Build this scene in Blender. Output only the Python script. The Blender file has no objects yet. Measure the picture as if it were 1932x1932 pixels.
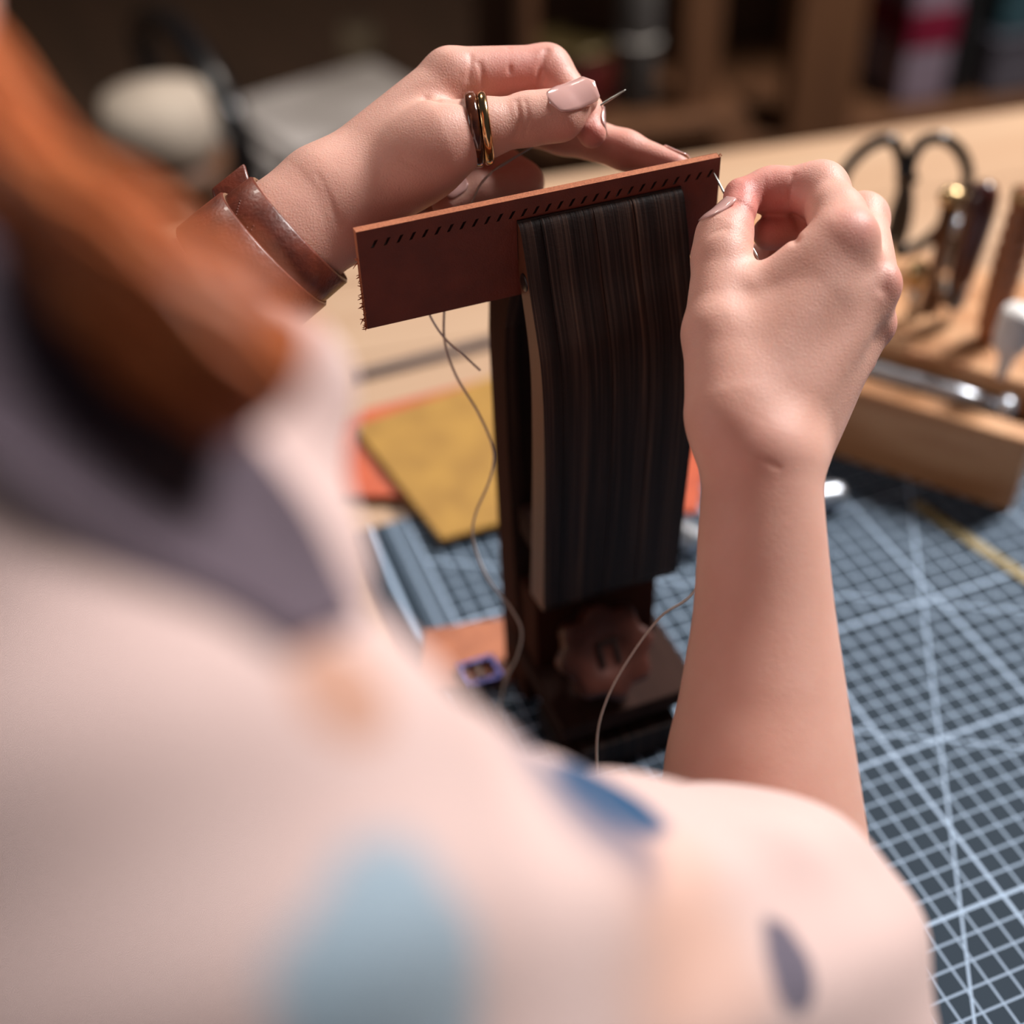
import bpy, bmesh, math, random
import numpy as np
from mathutils import Vector, Matrix
random.seed(7); rng = np.random.default_rng(7)
scn = bpy.context.scene
COL = scn.collection
# ------------------------------------------------------------------ camera (solved from the cutting mat grid)
FPX = 2405.2
NM = np.array([[0.9327, -0.2552, 0.2551], [-0.3595, -0.5989, 0.7156], [-0.0299, -0.7591, -0.6503]])
u_, s_, v_ = np.linalg.svd(NM); NM = u_ @ v_
C0 = np.array([0, 0, 1.2308])
cam_d = bpy.data.cameras.new('camera'); cam = bpy.data.objects.new('camera', cam_d); COL.objects.link(cam)
cam_d.sensor_width = 36; cam_d.lens = FPX / 1932 * 36; cam_d.clip_start = .01; cam_d.clip_end = 50
cam.matrix_world = Matrix(np.block([[np.stack([NM[:, 0], -NM[:, 1], -NM[:, 2]], 1), C0[:, None]], [np.zeros((1, 3)), np.ones((1, 1))]]).tolist())
cam_d.dof.use_dof = True; cam_d.dof.focus_distance = .450; cam_d.dof.aperture_fstop = 3.2; cam_d.dof.aperture_blades = 0
scn.camera = cam
# ------------------------------------------------------------------ world, lights, exposure
wd = bpy.data.worlds.new('world'); scn.world = wd; wd.use_nodes = True
wd.node_tree.nodes['Background'].inputs[0].default_value = (.88, .92, 1, 1)
wd.node_tree.nodes['Background'].inputs[1].default_value = .05
def area_light(name, loc, target, size, power, color):
    l = bpy.data.lights.new(name, 'AREA'); l.shape = 'RECTANGLE'; l.size, l.size_y = size; l.energy = power; l.color = color
    o = bpy.data.objects.new(name, l); COL.objects.link(o); o.location = loc
    o.rotation_euler = (Vector(target) - Vector(loc)).to_track_quat('-Z', 'Y').to_euler()
    return o
area_light('key_lamp', (1.87, .83, 2.53), (.18, .36, .98), (.55, .55), 106, (1, .96, .935))
area_light('left_fill_light', (-2.4, .75, 1.85), (.3, .45, .8), (1.1, 1.1), 14, (1, .96, .93))  # added fill from the left for the tool box front, no window modelled
area_light('back_fill_light', (.55, 2.35, 2.72), (.55, 2.75, .3), (.5, .5), 34, (1, .9, .8))  # added fill that lifts the dark background, not an actual fixture
scn.view_settings.view_transform = 'Standard'; scn.view_settings.look = 'None'
scn.view_settings.gamma = 1; scn.view_settings.exposure = 0; scn.view_settings.use_curve_mapping = False
# ------------------------------------------------------------------ measuring helpers: points seen in the photograph, with their true distance
def W(px, py, d): return NM @ np.array([(px - 966) / FPX * d, (py - 966) / FPX * d, d]) * .01 + C0
def RAY(px, py): return NM @ np.array([(px - 966) / FPX, (py - 966) / FPX, 1.])
def PL(px, py, ax, val):
    r = RAY(px, py); return r * ((val - C0[ax]) / r[ax]) + C0
def CV(x, y, z): return NM @ np.array([x, y, z], float)
# ------------------------------------------------------------------ object helpers
def props(o, label=None, cat=None, group=None, kind=None):
    if label: o['label'] = label
    if cat: o['category'] = cat
    if group: o['group'] = group
    if kind: o['kind'] = kind
    return o
def mesh_obj(name, verts, faces, mats, parent=None, smooth=False, fmat=None, loc=None):
    me = bpy.data.meshes.new(name); me.from_pydata([tuple(map(float, v)) for v in verts], [], [tuple(map(int, f)) for f in faces])
    for m in (mats if isinstance(mats, (list, tuple)) else [mats]): me.materials.append(m)
    if smooth: me.polygons.foreach_set('use_smooth', [True] * len(me.polygons))
    if fmat is not None: me.polygons.foreach_set('material_index', fmat)
    me.update()
    o = bpy.data.objects.new(name, me); COL.objects.link(o)
    if parent: o.parent = parent; o.matrix_parent_inverse = parent.matrix_world.inverted()
    return o
def bm_obj(name, bm, mats, parent=None, smooth=False):
    bmesh.ops.recalc_face_normals(bm, faces=bm.faces[:])
    me = bpy.data.meshes.new(name); bm.to_mesh(me); bm.free()
    for m in (mats if isinstance(mats, (list, tuple)) else [mats]): me.materials.append(m)
    if smooth: me.polygons.foreach_set('use_smooth', [True] * len(me.polygons))
    o = bpy.data.objects.new(name, me); COL.objects.link(o)
    if parent: o.parent = parent; o.matrix_parent_inverse = parent.matrix_world.inverted()
    return o
def empty(name, loc, label, cat, group=None):
    o = bpy.data.objects.new(name, None); COL.objects.link(o); o.location = tuple(map(float, loc)); o.empty_display_size = .02
    o.matrix_world = Matrix.Translation(Vector(tuple(map(float, loc))))
    return props(o, label, cat, group)
def add_box(bm, c, s, rotz=0, bevel=0, M=None):
    r = bmesh.ops.create_cube(bm, size=1)
    vs = r['verts']
    for v in vs: v.co = Vector((v.co.x * s[0], v.co.y * s[1], v.co.z * s[2]))
    if bevel:
        es = list({e for v in vs for e in v.link_edges})
        b = bmesh.ops.bevel(bm, geom=es, offset=bevel, segments=2, affect='EDGES', profile=.5)
        vs = list({v for v in b['verts']} | {v for v in vs if v.is_valid})
    R = Matrix.Rotation(rotz, 4, 'Z') if M is None else M
    for v in vs: v.co = (R @ v.co) + Vector(tuple(map(float, c)))
    return vs
def box(name, c, s, mat, parent=None, rotz=0, bevel=.001, smooth=False):
    bm = bmesh.new(); add_box(bm, c, s, rotz, bevel); return bm_obj(name, bm, mat, parent, smooth)
def prism(name, poly, z0, z1, mat, parent=None, bevel=0):
    bm = bmesh.new(); vs = [bm.verts.new((p[0], p[1], z0)) for p in poly]; f = bm.faces.new(vs)
    e = bmesh.ops.extrude_face_region(bm, geom=[f])
    for v in e['geom']:
        if isinstance(v, bmesh.types.BMVert): v.co.z = z1
    if bevel: bmesh.ops.bevel(bm, geom=bm.edges[:], offset=bevel, segments=2, affect='EDGES')
    return bm_obj(name, bm, mat, parent)
def catmull(pts, n=8, closed=False):
    P = np.array(pts, float); out = []
    m = len(P)
    for k in range(m if closed else m - 1):
        if closed: a, b, c, d = P[(k - 1) % m], P[k], P[(k + 1) % m], P[(k + 2) % m]
        else: a, b, c, d = P[max(k - 1, 0)], P[k], P[k + 1], P[min(k + 2, m - 1)]
        for q in range(n):
            t = q / n; out.append(.5 * ((2 * b) + (c - a) * t + (2 * a - 5 * b + 4 * c - d) * t * t + (3 * b - a - 3 * c + d) * t ** 3))
    if not closed: out.append(P[-1])
    return np.array(out)
def tube_geo(path, rad, seg=10, closed=False, flat=1.0):
    P = np.array(path, float); n = len(P); rad = np.broadcast_to(rad, (n,))
    T = np.gradient(P, axis=0) if not closed else np.roll(P, -1, 0) - np.roll(P, 1, 0)
    T /= np.linalg.norm(T, axis=1)[:, None] + 1e-12
    up = np.array([0, 0, 1.]) if abs(T[0, 2]) < .9 else np.array([1., 0, 0])
    v = []; fs = []
    a = np.cross(T[0], up); a /= np.linalg.norm(a)
    for k in range(n):
        a = a - (a @ T[k]) * T[k]; a /= np.linalg.norm(a) + 1e-12; b = np.cross(T[k], a)
        for s in range(seg):
            th = 2 * math.pi * s / seg; v.append(P[k] + rad[k] * (math.cos(th) * a + flat * math.sin(th) * b))
    for k in range(n if closed else n - 1):
        for s in range(seg):
            k2 = (k + 1) % n; s2 = (s + 1) % seg
            fs.append((k * seg + s, k * seg + s2, k2 * seg + s2, k2 * seg + s))
    if not closed:
        fs.append(tuple(range(seg))[::-1]); fs.append(tuple((n - 1) * seg + s for s in range(seg)))
    return v, fs
def tube(name, path, rad, mat, parent=None, seg=10, closed=False, flat=1.0):
    v, f = tube_geo(path, rad, seg, closed, flat); return mesh_obj(name, v, f, mat, parent, True)
def lathe(name, base, axis, prof, mat, parent=None, seg=20, smooth=True):
    ax = np.array(axis, float); ax /= np.linalg.norm(ax); base = np.array(base, float)
    up = np.array([0, 0, 1.]) if abs(ax[2]) < .9 else np.array([1., 0, 0]); a = np.cross(ax, up); a /= np.linalg.norm(a); b = np.cross(ax, a)
    v = []; fs = []
    for (h, r) in prof:
        for s in range(seg):
            th = 2 * math.pi * s / seg; v.append(base + ax * h + r * (math.cos(th) * a + math.sin(th) * b))
    for k in range(len(prof) - 1):
        for s in range(seg):
            s2 = (s + 1) % seg; fs.append((k * seg + s, k * seg + s2, (k + 1) * seg + s2, (k + 1) * seg + s))
    fs.append(tuple(range(seg))[::-1]); fs.append(tuple((len(prof) - 1) * seg + s for s in range(seg)))
    return mesh_obj(name, v, fs, mat, parent, smooth)
# ------------------------------------------------------------------ materials
class NT:
    def __init__(s, name):
        s.m = bpy.data.materials.new(name); s.m.use_nodes = True; s.t = s.m.node_tree; s.b = s.t.nodes['Principled BSDF']
    def n(s, typ, **kw):
        x = s.t.nodes.new(typ)
        for k, v in kw.items(): setattr(x, k, v)
        return x
    def l(s, a, b): s.t.links.new(a, b)
    def val(s, a, inp):
        if isinstance(a, (int, float)): inp.default_value = a
        else: s.l(a, inp)
    def math(s, op, a, b=0., c=0.):
        x = s.n('ShaderNodeMath', operation=op); s.val(a, x.inputs[0]); s.val(b, x.inputs[1])
        if len(x.inputs) > 2: s.val(c, x.inputs[2])
        return x.outputs[0]
    def mix(s, f, a, b, blend='MIX'):
        x = s.n('ShaderNodeMix', data_type='RGBA', blend_type=blend); s.val(f, x.inputs[0])
        for v, i in ((a, x.inputs[6]), (b, x.inputs[7])):
            if isinstance(v, tuple): i.default_value = (*v[:3], 1)
            else: s.l(v, i)
        return x.outputs[2]
    def coord(s, scale=(1, 1, 1), rot=(0, 0, 0), loc=(0, 0, 0), kind='Object'):
        tc = s.n('ShaderNodeTexCoord'); mp = s.n('ShaderNodeMapping'); s.l(tc.outputs[kind], mp.inputs[0])
        mp.inputs[1].default_value = loc; mp.inputs[2].default_value = rot; mp.inputs[3].default_value = scale
        return mp.outputs[0]
    def noise(s, vec, scale=1., detail=3., rough=.5, dist=0.):
        x = s.n('ShaderNodeTexNoise'); s.l(vec, x.inputs['Vector']); x.inputs['Scale'].default_value = scale
        x.inputs['Detail'].default_value = detail; x.inputs['Roughness'].default_value = rough; x.inputs['Distortion'].default_value = dist
        return x.outputs['Fac']
    def ramp(s, f, stops):
        x = s.n('ShaderNodeValToRGB'); s.l(f, x.inputs[0]); e = x.color_ramp.elements
        while len(e) < len(stops): e.new(.5)
        for k, (p, c) in enumerate(stops): e[k].position = p; e[k].color = (*c, 1)
        return x.outputs[0]
    def bump(s, h, strength, dist):
        x = s.n('ShaderNodeBump'); s.l(h, x.inputs['Height']); x.inputs['Strength'].default_value = strength; x.inputs['Distance'].default_value = dist
        s.l(x.outputs[0], s.b.inputs['Normal']); return x
    def set(s, **kw):
        names = dict(base='Base Color', rough='Roughness', metal='Metallic', spec='Specular IOR Level', sss='Subsurface Weight', coat='Coat Weight', coatr='Coat Roughness', sheen='Sheen Weight', trans='Transmission Weight')
        for k, v in kw.items():
            i = s.b.inputs[names[k]]
            if isinstance(v, tuple): i.default_value = (*v[:3], 1)
            elif isinstance(v, (int, float)): i.default_value = v
            else: s.l(v, i)
        return s
def srgb(h):
    h = h.lstrip('#'); c = [int(h[k:k + 2], 16) / 255 for k in (0, 2, 4)]
    return tuple(x / 12.92 if x <= .04045 else ((x + .055) / 1.055) ** 2.4 for x in c)
def simple(name, c1, c2=None, scale=60, rough=.5, metal=0., spec=.5, bump=0., bscale=None, stretch=(1, 1, 1), coat=0.):
    t = NT(name); v = t.coord(stretch); f = t.noise(v, scale, 4)
    t.set(base=t.ramp(f, [(.35, srgb(c1)), (.65, srgb(c2 or c1))]), rough=rough, metal=metal, spec=spec, coat=coat)
    if bump: t.bump(t.noise(v, bscale or scale * 4, 5), .6, bump)
    return t.m
def wood(name, c1, c2, c3, axis=0, ring=40., scale=6., rough=.5, fine=260., bump=.0002, rotz=0., long=.12):
    t = NT(name); st = [1., 1., 1.]; st[axis] = long
    v = t.coord(rot=(0, 0, rotz)); mp = t.n('ShaderNodeMapping'); t.l(v, mp.inputs[0]); mp.inputs[3].default_value = st; v = mp.outputs[0]; n1 = t.noise(v, scale, 2, .4, .6)
    w = t.math('FRACT', t.math('MULTIPLY', n1, ring / 6)); w = t.math('ABSOLUTE', t.math('SUBTRACT', t.math('MULTIPLY', w, 2.), 1.))
    st2 = [1., 1., 1.]; st2[axis] = .03; f2 = t.noise(t.coord(tuple(st2)), fine, 3)
    col = t.mix(t.math('MULTIPLY', w, .7), srgb(c1), srgb(c2)); col = t.mix(t.math('MULTIPLY', t.math('POWER', f2, 2.), .7), col, srgb(c3))
    t.set(base=col, rough=rough); t.bump(f2, .5, bump); return t.m
# ---- skin
def make_skin():
    t = NT('skin'); v = t.coord()
    big = t.noise(v, 55, 3); fine = t.noise(v, 260, 3)
    at = t.n('ShaderNodeAttribute', attribute_name='red'); at.attribute_type = 'GEOMETRY'
    col = t.mix(big, srgb('#d39d8b'), srgb('#e1b1a1'))
    col = t.mix(t.math('MULTIPLY', at.outputs['Fac'], .75), col, srgb('#c96f68'))
    col = t.mix(t.math('MULTIPLY', t.math('SUBTRACT', fine, .5), .5), col, srgb('#e6bca8'))
    t.set(base=col, rough=.5, spec=.4, sss=.35)
    t.b.inputs['Subsurface Radius'].default_value = (1., .35, .2); t.b.inputs['Subsurface Scale'].default_value = .004
    vo = t.n('ShaderNodeTexVoronoi', feature='DISTANCE_TO_EDGE'); t.l(v, vo.inputs['Vector']); vo.inputs['Scale'].default_value = 900
    h = t.math('ADD', t.math('MULTIPLY', vo.outputs['Distance'], .8), t.noise(v, 1500, 3)); h = t.math('ADD', h, t.math('MULTIPLY', t.noise(v, 300, 3), .55))
    t.bump(h, .45, .0003); return t.m
SKIN = make_skin()
NAIL = NT('nail_varnish').set(base=srgb('#d9a8a0'), rough=.16, spec=.5, sss=.1, coat=.6).m
SHADENAIL = NAIL
PINE = wood('pine_bench', '#b99a7d', '#ab886a', '#9b775b', axis=0, ring=30, scale=5, rough=.45)
PINEBOX = wood('pine_box', '#cfa077', '#a2683c', '#a56e44', axis=0, ring=40, scale=16, rough=.4, rotz=.927, long=.3)
DARKWOOD = wood('dark_wood', '#432a1b', '#52331f', '#2a1910', axis=2, scale=7, rough=.6)
SHELFWOOD = wood('shelf_wood', '#6b4529', '#5a3820', '#3d2414', axis=2, scale=7, rough=.6)
FLOORM = wood('floor_wood', '#4a3426', '#3a2a1e', '#2a1c13', axis=1, scale=4, rough=.6)
WALLM = simple('wall_paint', '#54412f', '#4a392a', 6, .85, bump=.0006, bscale=60)
def make_lam():
    t = NT('laminated_wood'); v = t.coord((1, .012, .012)); n = t.noise(v, 900, 2, .6); n2 = t.noise(v, 170, 2, .5)
    s = t.math('ADD', t.math('MULTIPLY', n, .55), t.math('MULTIPLY', n2, .5))
    col = t.ramp(s, [(.38, srgb('#1a1211')), (.50, srgb('#281c19')), (.60, srgb('#42312a')), (.70, srgb('#6b5040'))])
    t.set(base=col, rough=.5, spec=.2); x = t.noise(t.coord((.4, 1, 1)), 1300, 3)
    t.bump(t.math('ADD', t.math('MULTIPLY', n, 1.), t.math('MULTIPLY', x, .5)), .6, .0003); return t.m
LAM = make_lam()
JAWSIDE = wood('jaw_side_wood', '#5c3420', '#6b3f27', '#4b2a1b', axis=2, scale=14, rough=.5, fine=900)
POSTWOOD = wood('post_wood', '#452316', '#391d13', '#24120c', axis=2, scale=14, rough=.9, fine=900, bump=.0001)
POSTWOOD.node_tree.nodes['Principled BSDF'].inputs['Specular IOR Level'].default_value = .15
PLATE = wood('plate_wood', '#3a2620', '#2e1e19', '#1f1411', axis=1, scale=30, rough=.85, fine=700)
PLATE.node_tree.nodes['Principled BSDF'].inputs['Specular IOR Level'].default_value = .15
KNOBM = simple('knob_wood', '#4e2418', '#401c12', 120, .45, bump=.0003)
PLUG = simple('dark_plug', '#1c1412', '#241a17', 300, .4)
LEATHER = simple('leather_front', '#6c2b19', '#5f2413', 90, .5, bump=.00025, bscale=1500)
LEDGE = simple('leather_edge', '#b8714c', '#9c5a3c', 1500, .8, bump=.0004, bscale=2500)
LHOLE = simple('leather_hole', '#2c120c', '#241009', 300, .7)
CUFF = simple('cuff_leather', '#70301d', '#542214', 120, .42, bump=.0003, bscale=700, coat=.12)
CUFFEDGE = simple('cuff_edge', '#8a6244', '#6d4a33', 900, .8, bump=.0003)
STEEL = simple('steel', '#b9b4ae', '#b9b4ae', 300, .34, 1.)
SILVER = simple('silver', '#c3c8d0', '#b3b9c2', 200, .35, .75)
GOLD = simple('gold', '#cfa878', '#bd9566', 200, .16, 1.)
HORN = simple('dark_horn', '#3a1c12', '#5a2d1a', 200, .12, .0, coat=.8)
BRASS = simple('brass', '#cdb184', '#bb9d70', 260, .3, 1.)
THREAD = simple('waxed_thread', '#ddd5cb', '#c9c0b6', 2000, .6)
BLACKPL = simple('black_plastic', '#0c0c0f', '#101014', 200, .28, coat=.3)
DKRED = simple('dark_red_wood', '#4a1a17', '#3a1312', 120, .3, coat=.4)
TURNED = wood('turned_wood', '#a5673f', '#8a5233', '#6b3a22', axis=2, scale=20, rough=.4)
WHITEPL = simple('white_plastic', '#e6e2e0', '#dcd8d6', 100, .35)
YELLOW = simple('yellow_leather', '#a87d2c', '#966c20', 45, .55, bump=.0003, bscale=500)
ORANGE = simple('orange_leather', '#c2532a', '#ad4522', 45, .5, bump=.0003, bscale=500)
TANL = simple('tan_leather', '#b06a48', '#9c5a3c', 60, .55, bump=.0003, bscale=500)
STRAPD = simple('dark_strip', '#3b3038', '#2f262e', 90, .6)
HAIRM = simple('auburn_hair', '#b5562a', '#d27a46', 260, .38, spec=.4, stretch=(1, 1, 1))
STRAPM = simple('strap_fabric', '#5a4a56', '#4e404b', 300, .8, bump=.0004, bscale=2500)
TROUS = simple('denim', '#26364d', '#2d3f58', 300, .85)
# ------------------------------------------------------------------ structure
MATZ = .753; TZ = .75
def struct(o): return props(o, kind='structure')
struct(box('floor', (.5, 1.5, -.01), (7, 7, .02), FLOORM, bevel=0))
struct(box('wall_back', (.5, 4.3, 1.4), (7, .1, 2.8), WALLM, bevel=0))
struct(box('wall_left', (-2.95, 1.5, 1.4), (.1, 6.9, 2.8), WALLM, bevel=0))
struct(box('wall_right', (3.95, 1.5, 1.4), (.1, 6.9, 2.8), WALLM, bevel=0))
# ------------------------------------------------------------------ workbench
ba = math.atan2(.8658 - .9036, .8078 - .4943)                     # far edge direction
bu = np.array([math.cos(ba), math.sin(ba)]); bv = np.array([-bu[1], bu[0]])
bfar = np.array([.4943, .9036])
def bp(a, b): return bfar + bu * a + bv * b
bench = empty('workbench', (*bp(0, -.4), 0), 'pale pine workbench under the cutting mat, leather sheets and tool box', 'workbench')
for k in range(8):
    b0 = -.012 - k * .105 - .1047; b1 = -.012 - k * .105
    if k == 0: b1 = 0
    al = -.62 if k < 6 else -.36
    prism('board', [bp(al, b0), bp(1.0, b0), bp(1.0, b1), bp(al, b1)], TZ - .035 - (k % 3) * .0002, TZ - (k % 2) * .0003, PINE, bench, bevel=.0008)
for a, b in ((-.54, -.06), (.9, -.06), (.3, -.76), (.9, -.76)):
    prism('leg', [bp(a - .035, b - .035), bp(a + .035, b - .035), bp(a + .035, b + .035), bp(a - .035, b + .035)], 0, TZ - .035, PINE, bench, bevel=.002)
for b in (-.06,): prism('rail', [bp(-.5, b - .012), bp(.86, b - .012), bp(.86, b + .012), bp(-.5, b + .012)], TZ - .13, TZ - .036, PINE, bench, bevel=.001)
# ------------------------------------------------------------------ cutting mat with printed grid
def make_matm():
    t = NT('cutting_mat_print'); tc = t.n('ShaderNodeTexCoord'); sp = t.n('ShaderNodeSeparateXYZ'); t.l(tc.outputs['Object'], sp.inputs[0])
    X = t.math('MULTIPLY', t.math('SUBTRACT', sp.outputs[0], .2886), 100.); Y = t.math('MULTIPLY', t.math('SUBTRACT', sp.outputs[1], .2132), 100.)
    def per(v, p, w):                                              # 1 inside a line of half width w, period p (cm)
        q = t.math('ABSOLUTE', t.math('SUBTRACT', t.math('FRACT', t.math('ADD', t.math('DIVIDE', v, p), .5)), .5)); q = t.math('MULTIPLY', q, p)
        return t.math('LESS_THAN', q, w)
    def line(a, b, c, w):                                          # |aX+bY+c|<w
        q = t.math('ABSOLUTE', t.math('ADD', t.math('ADD', t.math('MULTIPLY', X, a), t.math('MULTIPLY', Y, b)), c)); return t.math('LESS_THAN', q, w)
    def mx(*a):
        r = a[0]
        for b in a[1:]: r = t.math('MAXIMUM', r, b)
        return r
    inside = t.math('GREATER_THAN', X, -16.05)
    thin = t.math('MULTIPLY', mx(per(X, 1, .05), per(Y, 1, .05)), inside)
    bold = t.math('MULTIPLY', mx(per(X, 8, .085), per(Y, 8, .085)), inside)
    c30, s30 = math.cos(math.radians(30)), math.sin(math.radians(30))
    diag = mx(line(c30, -s30, c30 * 2.1, .06), line(s30, c30, -(s30 * 2.5 + c30 * 8), .06), line(s30, c30, -(s30 * 7.1 + c30 * 16), .06))
    diag = t.math('MULTIPLY', diag, inside)
    border = mx(line(1, 0, 18.2, .14), line(1, 0, 16.9, .03))
    tick = t.math('MULTIPLY', per(Y, .25, .04), t.math('MULTIPLY', t.math('GREATER_THAN', X, -17.3), t.math('LESS_THAN', X, -16.1)))
    f = mx(t.math('MULTIPLY', thin, .75), bold, t.math('MULTIPLY', diag, .9), border, t.math('MULTIPLY', tick, .6))
    n = t.noise(t.coord(), 25, 3); base = t.mix(n, srgb('#26333f'), srgb('#2b3946'))
    t.set(base=t.mix(f, base, srgb('#a9bed6')), rough=.75, spec=.2); t.bump(t.noise(t.coord(), 2500, 2), .3, .0002); return t.m
MATM = make_matm()
prism('cutting_mat', [(.2886 - .1955, .125), (.72, .125), (.72, .545), (.2886 - .1955, .545)], TZ + .0004, MATZ, MATM, bevel=.0006)
props(bpy.data.objects['cutting_mat'], 'slate blue cutting mat printed with a pale grid and diagonal lines, lying on the bench', 'cutting mat')
# ------------------------------------------------------------------ leather sheets
def sheet(name, pts, z0, z1, mat, label, cat='leather'):
    o = prism(name, [p[:2] for p in pts], z0, z1, mat, bevel=.0006); return props(o, label, cat)
P0 = lambda px, py, z=MATZ: PL(px, py, 2, z)
yBL = P0(835, 1037); yTL = P0(668, 822); yTR = yTL + np.array([.17, .028, 0]); yBR = yBL + np.array([.125, .002, 0])
sheet('leather_sheet', [P0(560, 945), P0(745, 942), P0(960, 985), P0(1318, 972), P0(1340, 800), P0(1000, 700), P0(560, 812)], MATZ + .0002, MATZ + .0028, ORANGE, 'orange red leather sheet sticking out from under the yellow sheet behind the vise')
sheet('leather_sheet', [yBL, yBR, yTR, yTL], MATZ + .0045, MATZ + .0075, YELLOW, 'mustard yellow leather sheet lying on top of the orange sheet')
sheet('leather_offcut', [P0(800, 1195), P0(962, 1170), P0(965, 1290), P0(780, 1320)], MATZ + .0002, MATZ + .003, TANL, 'tan leather offcut on the mat left of the vise base')
a = P0(655, 718, TZ); b = P0(915, 652, TZ); e = b + (b - a) * .5; nn = np.array([-(b - a)[1], (b - a)[0], 0]); nn /= np.linalg.norm(nn)
sheet('leather_strip', [a - nn * .005, e - nn * .005, e + nn * .005, a + nn * .005], TZ + .0002, TZ + .003, STRAPD, 'thin dark strip lying on the bare pine bench beyond the yellow sheet', 'strip')
# small clip on the offcut
cl = empty('metal_clip', P0(905, 1275, MATZ + .003), 'small dark metal clip lying on the tan offcut', 'clip')
c = P0(905, 1275, MATZ + .003)
bm = bmesh.new()
for dx, dy, sx, sy in ((-.009, 0, .0025, .016), (.009, 0, .0025, .016), (0, .007, .02, .0025), (0, -.007, .02, .0025)): add_box(bm, (c[0] + dx, c[1] + dy, c[2] + .0022), (sx, sy, .004), 0, .0005)
bm_obj('frame', bm, simple('blue_steel', '#2a2b55', '#3a3a6a', 200, .3, .8), cl)
tube('pin', [c + [0, -.007, .0035], c + [0, .006, .0035]], .0012, STEEL, cl)
# ------------------------------------------------------------------ stitching pony (wooden vise)
Y0 = .3832; XL, XR = .1426, .2069
vise = empty('stitching_pony', ((XL + XR) / 2, Y0, MATZ), 'dark laminated wooden stitching vise standing on the mat and gripping the leather strip', 'vise')
prof_out = [(-.0006, 1.0158), (-.0035, 1.0135), (-.0075, 1.004), (-.0118, .991), (-.0165, .979), (-.0205, .967), (-.0226, .950), (-.0230, .930), (-.0224, .905), (-.0205, .870), (-.0186, .838)]
prof_in = [(-.0035, .836), (-.0065, .87), (-.0092, .905), (-.0105, .935), (-.0103, .958), (-.0080, .972), (-.0042, .984), (-.0010, .993), (-.0006, 1.000)]
def jaw_slice(x0, x1, off):
    o = catmull(prof_out, 5); n_ = catmull(prof_in, 5); pr = np.concatenate([o - [off, 0], n_])
    v = [(x0, Y0 + p[0], p[1]) for p in pr] + [(x1, Y0 + p[0], p[1]) for p in pr]; m = len(pr); v = v + v
    f = [tuple(range(2 * m, 3 * m)), tuple(range(4 * m - 1, 3 * m - 1, -1))] + [(k, m + k, m + (k + 1) % m, (k + 1) % m) for k in range(m)]
    return v, f, [1, 1] + [0] * m
cuts = [0, .008, .0195, .0285, .037, .044, .053, .0643]
v, f, fm = jaw_slice(XL, XL + cuts[1] - .00008, 0)
jaw = mesh_obj('front_jaw', v, f, [LAM, JAWSIDE], vise, True, fm)
jaw.data.polygons.foreach_set('use_smooth', [len(p.vertices) == 4 for p in jaw.data.polygons])
for k in range(1, len(cuts) - 1):
    v, f, fm = jaw_slice(XL + cuts[k] + .00008, XL + cuts[k + 1] - .00008, (.0002, -.0001, .00015, -.00015, .0002, 0)[k - 1])
    o = mesh_obj('lamination', v, f, [LAM, LAM], jaw, True, fm); o.data.polygons.foreach_set('use_smooth', [len(p.vertices) == 4 for p in o.data.polygons])
lathe('dowel_plug', (XL + .002, Y0 - .0062, .9945), (-1, 0, 0), [(0, .0034), (.0023, .0034), (.0026, .003), (.0026, .0001)], PLUG, jaw, 20)
mesh = None
# black lining on the gripping lip
box('jaw_lining', ((XL + XR) / 2, Y0 - .0004, 1.0085), (XR - XL, .0010, .0155), PLUG, vise, bevel=.0001)
# back jaw / post
pb = [(.0045, 1.0150), (.0075, 1.0120), (.0115, 1.004), (.018, .992), (.026, .98), (.034, .966), (.0365, .95), (.0368, .90), (.0368, .80), (.0350, MATZ), (.0130, MATZ), (.0150, .80), (.0180, .86), (.0190, .90), (.0185, .945), (.0165, .962), (.011, .977), (.0065, .988), (.0045, .995)]
v = [(XL, Y0 + p[0], p[1]) for p in pb] + [(XR, Y0 + p[0], p[1]) for p in pb]; m = len(pb)
o = mesh_obj('back_jaw', v, [tuple(range(m))[::-1], tuple(range(m, 2 * m))] + [(k, (k + 1) % m, m + (k + 1) % m, m + k) for k in range(m)], [LAM, POSTWOOD], vise, False, [1, 1] + [0] * m)
box('spacer', ((XL + XR) / 2, Y0 + .0055, .862), (XR - XL - .006, .026, .016), PLATE, vise, bevel=.002)
box('hinge_block', ((XL + XR) / 2, Y0 + .006, .803), (XR - XL - .004, .02, .05), POSTWOOD, vise, bevel=.001)
bx0, bx1 = XL - .001, XR + .004
box('base_plate', ((bx0 + bx1) / 2, Y0 - .006, .781), (bx1 - bx0, .072, .010), PLATE, vise, bevel=.0012)
box('foot_block', ((bx0 + bx1) / 2 - .006, Y0 - .028, .7615), (bx1 - bx0 - .012, .036, .017), LAM, vise, bevel=.0012)
box('foot_block', ((bx0 + bx1) / 2, Y0 + .02, .7645), (bx1 - bx0, .028, .023), POSTWOOD, vise, bevel=.0012)
lathe('clamp_bolt', (XR - .002, Y0 - .046, .7665), (.2, -1, 0), [(0, .0045), (.006, .0045), (.007, .0035), (.007, .0001)], SILVER, vise, 16)
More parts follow.
